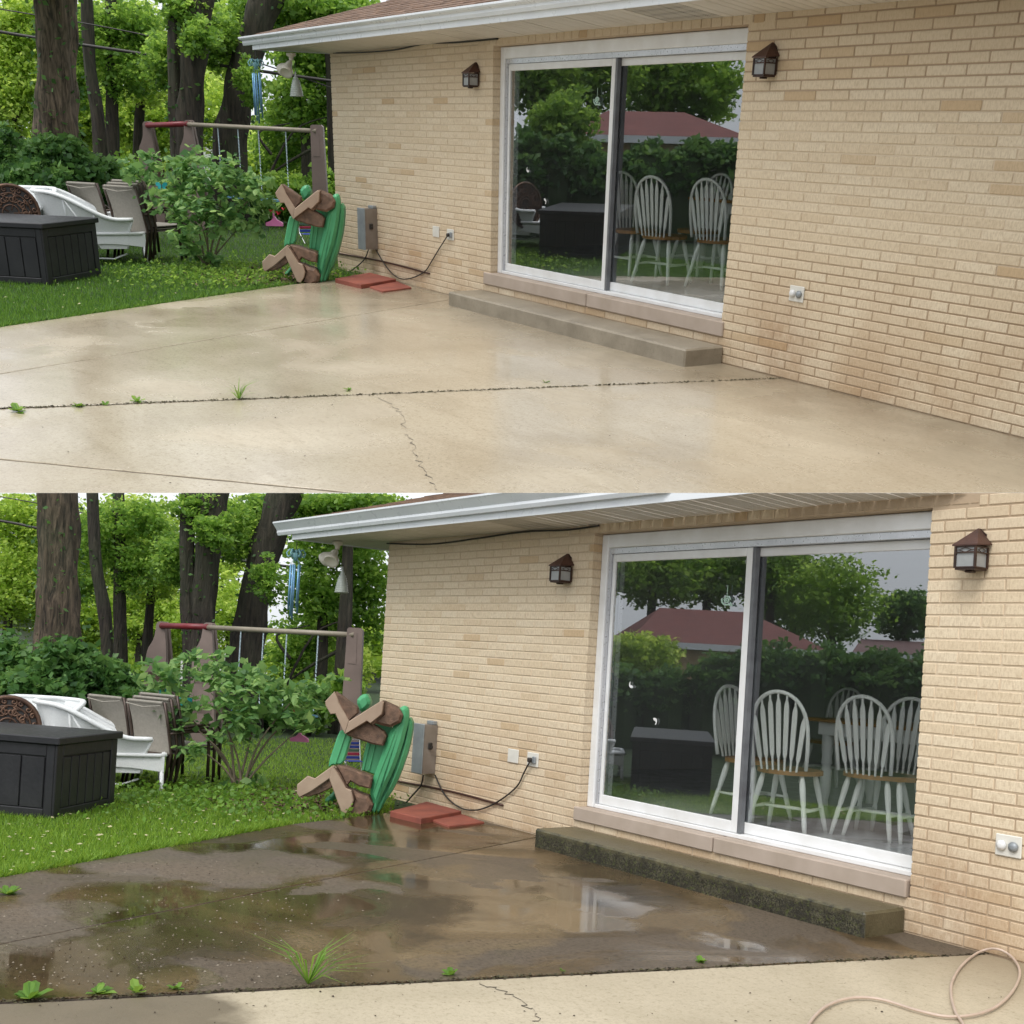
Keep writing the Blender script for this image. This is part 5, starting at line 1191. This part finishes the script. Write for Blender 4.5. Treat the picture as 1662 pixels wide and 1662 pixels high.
    for i, w_ in enumerate(d['wires']): cord('power_line', ('thin upper ', 'thick lower ')[i]+'overhead cable crossing the trees '+view, [Hp(u, v, 23) for u, v in w_], (.012, .03)[i], M_['rubber'], 'cable')
    # ---- weeds, tuft, hose
    for lab, (u, v), s_, k, tall in d['weeds']: weed(lab+' '+view, G(u, v), s_, k, tall)
    if not T_:
        cord('garden_hose', 'beige hose looped on the concrete near the wall', [(G(u, v, .015) if G(u, v, .015)[1] < -.03 else Wl(u, v, -.03)) for u, v in d['hose']], .0068, M_['beige_hose'], 'hose', 8)
        k = 1500; u = rng.normal(230, 230, k); v = rng.uniform(1395, 1600, k); q = np.array([G(a, b, .003) for a, b in zip(u, v)])
        poly = [at(edge, far), at(jm, far), at(jm, wallL), (e2[0], -.1), tuple(e1)]; q = q[inpoly(q, ccw([tuple(x) for x in poly]))]; chips('grit', q, .006, M_['chip'], .5, kind='stuff', label='pale grit and seed husks on the wet patio', category='debris')
    k = 90; u = rng.uniform(0, 1662, k); v = rng.uniform(*d['fl_v'], k); q = np.array([G(a, b, .004) for a, b in zip(u, v)]); q = q[q[:, 1] < -.1]
    chips('dark_crumbs', q, .006, M_['soil'], .5, kind='stuff', label='dark crumbs of dirt on the patio '+view, category='debris')
    # ---- the garden behind the lens, mirrored in the door glass
    P.noclip = True
    es = {}
    for (u, v, L, rh, rv, mt, n, sz, lab) in d['env']:
        c = RF(u, v, L); k = L/F; es.setdefault(lab, []).append(((c, (rh*k, rh*k, rv*k)), mt, n, sz))
    for lab, L_ in es.items():
        c = L_[0][0][0]; o_ = (c[0], c[1], 0); hedge = 'hedge' in lab
        t = thing('hedge' if hedge else 'garden_tree', lab+' mirrored in the door '+view, 'hedge' if hedge else 'tree', o_); foliage('crown', [q[0] for q in L_], int(sum(q[2] for q in L_)*1.5), L_[0][3], M_[L_[0][1]], t, origin=o_, cl=.14)
        for (cc, rr), _, _, _ in L_:
            if hedge:
                m = MB(); m.lathe([(rr[0]*.8, 0), (rr[0]*.85, cc[2]), (rr[0]*.5, cc[2]+rr[2]*.6)], (cc[0]-c[0], cc[1]-c[1], 0), 10); m.build('inner_growth', M_['lawn'], t)
            else:
                m = MB(); m.tube([(cc[0]-c[0], cc[1]-c[1], -.05), (cc[0]-c[0], cc[1]-c[1], float(cc[2]))], [.22, .12], 8); m.build('trunk', M_['barkB'], t)
    for lab, eL, eR, rL, rR, mt in d['roofs']:
        a, b_ = RF(*eL), RF(*eR); a[2] = b_[2] = (a[2]+b_[2])/2; c, e = RF(*rL), RF(*rR); c[2] = e[2] = (c[2]+e[2])/2
        o = V3((a[0]+b_[0])/2, (a[1]+b_[1])/2, 0); t = thing('neighbour_house', lab+' mirrored in the glass door '+view, 'house', tuple(o)); bk = 2*(c+e)/2-(a+b_)/2; bk[2] = a[2]
        a2 = bk+(a-b_)/2; b2 = bk+(b_-a)/2
        m = MB(); m.add([a-o, b_-o, b2-o, a2-o, c-o, e-o], [(0,1,5,4),(1,2,5),(2,3,4,5),(3,0,4)]); m.build('roof', M_[mt], t)
        m = MB(); z = V3(0, 0, .16); dn = V3(0, 0, .001); m.add([a-o-dn, b_-o-dn, b2-o-dn, a2-o-dn, a-o-z, b_-o-z, b2-o-z, a2-o-z], [(0,4,5,1),(1,5,6,2),(2,6,7,3),(3,7,4,0),(4,7,6,5)]); m.build('gutter', M_['gutter'], t)
        cen = (a+b2)/2; sh_ = lambda p: cen+(p-cen)*.93
        pp = [sh_(p)-o for p in (a, b_, b2, a2)]; m = MB(); m.prism([V3(p[0], p[1], 0) for p in pp], (0, 0, a[2]-.165)); m.build('wall', M_['brickflat'], t)
    P.noclip = False
M_['joint'] = pmat('joint_grime', (.16,.13,.09), (.09,.07,.045), 12, .95, .5)
M_['debris'] = pmat('joint_moss_crumbs', (.035,.03,.018), (.09,.08,.035), 30, .95, .5)
M_['brickflat'] = pmat('far_buff_brick', (.42,.32,.2), (.35,.26,.16), 3, .85, .2)
# ---------------------------------------------------------------- dimensions of each view
dT = dict(xc=-3.92, xr=3.66, zs=2.532, zd=2.46, zst=.328, zsb=.208, xR=9.6, L=.315, xsl=-.117, xsr=3.70, xsj=1.776, ys=-.019, xm=1.84, stl=-.177, strr=3.72, std=-.41, sth=.14,
    xg=-5.346, xfb=-5.109, zfb=2.589, zg=2.729, vent_or_shade=(2.7, 3.3), edge=((-.51,-4.83), (-2.42,-1.28), (-2.61,-.62)), j2=((1.72,-5.23), (-.53,-.22)), jm=((3.0,-5.14), (4.42,-.01)), j3=((4.21,-5.68), (5.68,-4.27)),
    crack=[(608,641), (640,660), (655,678), (657,705), (672,722), (676,745), (692,765), (702,782), (713,799)], lawn_v=(366,545), lawn_far=24, mulch=(430,446,.85,.75), petals=220,
    lamps=((774,99), (1257,66)), lamp_s=.74, out1=(708.5,376), out2=(732,381), out3=(1294,477), eb=((612,339), (610,404), .20, .16),
    cord1=[(728,380), (712,405), (700,425), (690,440), (672,450), (655,453), (640,447), (625,430), (610,405)], cord2=[(598,405), (592,420), (580,432), (566,442)], pipe=[(548,411), (620,424), (697,444)], cable=[(541,86), (590,85), (640,81), (690,71), (740,69), (808,63)],
    pav1=[(544,451), (586,461), (643,452), (600,441.5)], pav2=[(600,466), (621,473.5), (668,467), (644,457)],
    chairs=[("white arrow-back chair seen full from behind", (1060,287), radians(18)), ("white chair seen from the side at the table's left end", (1011,280), radians(-90)), ("white arrow-back chair half hidden by the brick edge", (1150,291), radians(14)), ("white chair beyond the table, only its bow showing", (1169,283), radians(188))],
    table=(.55, 3.6, 2.15, 3.1), snail=(970,158), stick=((857,275), (884,327)), box=((80,463), (165,447), .66), wick=((150,424), (24,424)), wick_s=1.12, disc=(18,346,14.7), disc_r=.33,
    sling=((246,423,radians(60),3), (186,414,radians(60),1)), sling_s=1.08, toy=((467,459), 1.0), tchair=((497,393), .75), pink=((445,367,15.6), .21), flowers=[(440,343,15.6,.05), (452,347,15.5,.06), (460,340,15.6,.045)],
    butter=[(262,302,15.0,.06)], swing=((238,200,21.5), (305,198,21.0), (513,207,19.8)), chime=((415,99,16.9), .60), flood=((472,84,16.6), 1.0), bell=((480,126,16.4), .083, .20),
    shrub=((340,438), [(232,275,.3,36,30), (285,315,0,52,36), (350,285,0,58,36), (412,312,0,42,34), (340,350,-.2,58,32), (300,258,.1,36,24), (390,362,0,38,28), (300,395,-.2,26,18), (340,418,0,34,16)], .088),
    wires=[[(-40,8), (61,25), (202,50), (380,90), (560,150)], [(-60,40), (32,57), (189,81), (371,108), (600,140)]],
    weeds=[('round leafy weed nearest the left edge of the joint', (30,668), .11, 6, False), ('small upright weed in the joint', (128,660), .08, 6, False), ('flat weed right of the small upright weed', (172,658), .06, 5, False), ('small weed halfway along the left joint', (223,652), .08, 6, False), ('spiky grass tuft growing in the joint', (388,648), .19, 26, True), ('single leaf weed right of the grass tuft', (567,634), .07, 4, False), ('tiny weed in the joint below the step', (885,621), .05, 5, False)],
    fl_v=(560,795),
    env=[(905,275,22,30,50,'leafC',3000,.12,'dark hedge by the lawn'), (960,290,22,40,45,'leafC',3000,.12,'dark hedge by the lawn'), (1040,285,22,50,45,'leafC',3000,.12,'dark hedge by the lawn'), (1110,280,22,50,45,'leafC',3000,.12,'dark hedge by the lawn'), (1180,280,22,50,45,'leafC',3000,.12,'dark hedge by the lawn'), (850,280,22,36,60,'leafC',3000,.12,'dark hedge by the lawn'),
         (915,205,25,48,52,'leafB',3200,.11,'rounded green tree'), (870,120,40,70,60,'leafB',3000,.2,'dark tall tree'), (960,110,42,60,55,'leafB',3000,.2,'second tall tree'), (1060,120,46,70,60,'leafB',3600,.2,'broad green tree'), (1140,140,46,60,55,'leafB',3600,.2,'broad green tree')],
    roofs=[('red roofed house', (925,219,30), (1215,222,30), (985,181,34), (1105,181,34), 'redroof')])
dB = dict(xc=-3.197, xr=3.0, zs=2.502, zd=2.43, zst=.30, zsb=.194, xR=7.5, L=.262, xsl=-.033, xsr=2.988, xsj=1.464, ys=-.022, xm=1.515, stl=-.042, strr=2.986, std=-.38, sth=.14,
    xg=-4.558, xfb=-4.269, zfb=2.515, zg=2.698, vent_or_shade=(-.9,-.45), edge=((-.07,-4.2), (-1.47,-1.72), (-1.87,-.62)), j2=((1.42,-4.52), (-.38,-.12)), jm=((2.54,-3.76), (3.51,.03)),  # vent range here is the shaded soffit patch, its shade put into the panel colour
    crack=[(775,1596), (810,1606), (845,1625), (868,1645), (872,1661)], lawn_v=(1200,1432), lawn_far=18, mulch=(455,1298,.75,.7), petals=600,
    lamps=((924,897), (1592,855)), lamp_s=.77, out1=(834,1227), out2=(866,1233), out3=(1638,1373), eb=((711,1177), (708,1256), .175, .14),
    cord1=[(862,1232), (850,1255), (840,1275), (820,1293), (795,1308), (770,1315), (745,1310), (722,1290), (706,1258)], cord2=[(687,1258), (683,1275), (672,1288), (658,1304)], pipe=[(640,1267), (730,1284), (816,1307)], cable=[(628,882), (700,883), (780,873), (850,863), (920,860), (972,853)],
    pav1=[(633.7,1315), (684,1327), (749,1315), (693,1300)], pav2=[(700,1331), (729,1341.5), (786,1335), (749,1322)],
    chairs=[("white arrow-back chair seen full from behind", (1266,1123), radians(20)), ("white chair seen from the side at the table's left end", (1188,1114), radians(-90)), ("large white arrow-back chair nearest the brick edge", (1403,1131), radians(14)), ("white chair beyond the table between two others", (1376,1118), radians(188)), ("white chair at the far right cut by the brick edge", (1478,1134), radians(190))],
    table=(.35, 3.4, 2.2, 3.1), snail=(1181,968), stick=((1025,1111), (1062,1171)), box=((86,1330), (185,1308), .62), wick=((152,1275), (26,1272)), wick_s=.98, disc=(12,1180,10.4), disc_r=.265,
    sling=((276,1275,radians(60),3), (212,1263,radians(60),1)), sling_s=.93, toy=((533,1319), .985), tchair=((568,1249), .62), pink=((485,1204,11.6), .18), flowers=[(478,1155,11.5,.04), (500,1148,11.5,.04), (506,1178,11.4,.06), (515,1142,11.5,.03)],
    butter=[(298,1141,11.3,.075), (265,1122,11.4,.05)], swing=((262,1012,16.2), (338,1014,15.8), (575,1024,14.6)), chime=((481,895,12.4), .58), flood=((548,882,12.2), .95), bell=((556,930,12.1), .07, .19),
    shrub=((390,1283), [(262,1098,.2,38,36), (325,1085,0,42,38), (400,1112,0,66,44), (470,1132,0,56,40), (380,1165,-.1,66,40), (480,1180,0,44,38), (300,1158,0,46,36), (325,1212,-.2,32,18), (535,1120,.3,26,28), (390,1270,0,36,16)], .082),
    wires=[[(-40,795), (0,806), (62,817), (132,832), (200,848), (400,885)], [(-60,835), (28,850), (61,857), (200,880), (401,911), (560,930)]],
    weeds=[('wilted broad leaf weed nearest the left edge of the joint', (48,1622), .12, 9, False), ('upright weed second along the joint', (157,1612), .10, 8, False), ('flattened pale weed third along the joint', (222,1612), .10, 7, False), ('small weed left of the grass tuft', (287,1605), .06, 5, False), ('tall spreading grass tuft growing in the joint', (500,1597), .30, 34, True), ('broad leaf weed in the middle of the joint', (731,1583), .08, 6, False), ('tiny weed in the joint right of the middle', (913,1576), .03, 5, False), ('small bright seedling at the right of the wet slab', (1137,1562), .06, 12, False), ('moss clump at the left edge of the patio', (12,1452), .10, 12, False)],
    hose=[(1305,1690), (1313,1662), (1337,1636), (1370,1622), (1404,1619), (1438,1624), (1489,1640), (1540,1650), (1590,1645), (1624,1629), (1648,1602), (1655,1575), (1641,1552), (1617,1540), (1590,1545), (1563,1565), (1546,1592), (1544,1616), (1551,1643), (1563,1662), (1572,1690)],
    fl_v=(1580,1660),
    env=[(1010,1120,20,40,45,'leafC',3000,.10,'dark hedge by the lawn'), (1080,1125,20,45,42,'leafC',3000,.10,'dark hedge by the lawn'), (1160,1110,20,50,50,'leafC',3000,.10,'dark hedge by the lawn'), (1240,1095,20,55,52,'leafC',3500,.10,'dark hedge by the lawn'), (1330,1095,20,60,50,'leafC',3500,.10,'dark hedge by the lawn'), (1420,1105,20,60,48,'leafC',3500,.10,'dark hedge by the lawn'), (1500,1110,20,60,48,'leafC',3000,.10,'dark hedge by the lawn'),
         (1040,1060,24,60,35,'leafA',3000,.10,'bright green tree low before the red roof'), (1060,930,40,80,60,'leafB',4500,.18,'tall tree'), (1150,920,42,80,65,'leafB',4500,.18,'tall middle tree'), (1250,930,42,60,55,'leafB',3600,.18,'third tall tree'), (1350,975,40,80,72,'leafB',6500,.15,'rounded broad green tree'), (1290,970,44,70,70,'leafB',4500,.17,'rounded broad green tree'), (1468,998,55,42,40,'leafC',3500,.2,'small dark tree on the skyline')],
    roofs=[('red roofed house', (1020,1047,30), (1345,1047,30), (1070,990,34), (1210,990,34), 'redroof'), ('low brown roofed house', (1380,1062,50), (1540,1062,50), (1395,1040,54), (1530,1040,54), 'pinkroof')])
P = BOT; build_place(dB)
P = TOP; build_place(dT)

# ---------------------------------------------------------------- section cut: each place ends on the plane where the other begins
import bmesh
right = Vector((MCB.col[0].x, MCB.col[0].y, MCB.col[0].z)); down = Vector((MCB.col[1].x, MCB.col[1].y, MCB.col[1].z)); fwd = Vector((MCB.col[2].x, MCB.col[2].y, MCB.col[2].z)); cp = Vector(CB)
pn = (down - fwd*CUT).normalized()          # positive below the cut plane
bpy.context.view_layer.update()
for pl in (TOP, BOT):
    sg = 1.0 if pl is BOT else -1.0; eps = .0006 if pl is BOT else .0
    for o in list(pl.objs):
        me = o.data; n = len(me.vertices)
        if n == 0: continue
        M = np.array(o.matrix_world); co = np.empty(n*3, np.float32); me.vertices.foreach_get('co', co); co = co.reshape(-1, 3)
        wd = co @ M[:3, :3].T + M[:3, 3]; dist = ((wd-np.array(cp)) @ np.array(pn))*sg - eps
        if dist.min() >= 0: continue
        if dist.max() <= 0:
            o['_dead'] = 1; continue
        if me.users > 1: o.data = me = me.copy()
        mi = o.matrix_world.inverted(); pc = mi @ (cp + pn*sg*eps); no = (o.matrix_world.to_3x3().transposed() @ (pn*sg)).normalized()
        bm = bmesh.new(); bm.from_mesh(me)
        if me.attributes.get('tint') is not None and len(bm.faces) > 2500 or o.name.split('.')[0] in ('crown', 'foliage', 'ivy', 'leaf'):
            bm.verts.ensure_lookup_table(); bad = [v for v in bm.verts if dist[v.index] < 0]; bmesh.ops.delete(bm, geom=bad, context='VERTS')
        else:
            bmesh.ops.bisect_plane(bm, geom=bm.verts[:]+bm.edges[:]+bm.faces[:], plane_co=pc, plane_no=no, clear_inner=True)
        nf = len(bm.faces); bm.to_mesh(me); bm.free()
        if nf == 0: o['_dead'] = 1
def kill(o):
    for c in list(o.children): kill(c)
    bpy.data.objects.remove(o)
for o in [o for o in bpy.data.objects if o.get('_dead')]:
    try: 
        if o.children:
            o.data = bpy.data.meshes.new('empty') if False else o.data
            alive = [c for c in o.children_recursive if c.type == 'MESH' and not c.get('_dead')]
            if alive:
                for c in list(o.children): c.parent = o.parent
                bpy.data.objects.remove(o); continue
        kill(o)
    except ReferenceError: pass
for _ in range(2):
    for o in [o for o in bpy.data.objects if o.type == 'EMPTY' and not o.children]: bpy.data.objects.remove(o)
for o in bpy.data.objects:
    for k in ('_p', '_dead'):
        if k in o: del o[k]
print('objects', len(bpy.data.objects), 'tris', sum(len(o.data.loop_triangles) or len(o.data.polygons) for o in bpy.data.objects if o.type == 'MESH'))
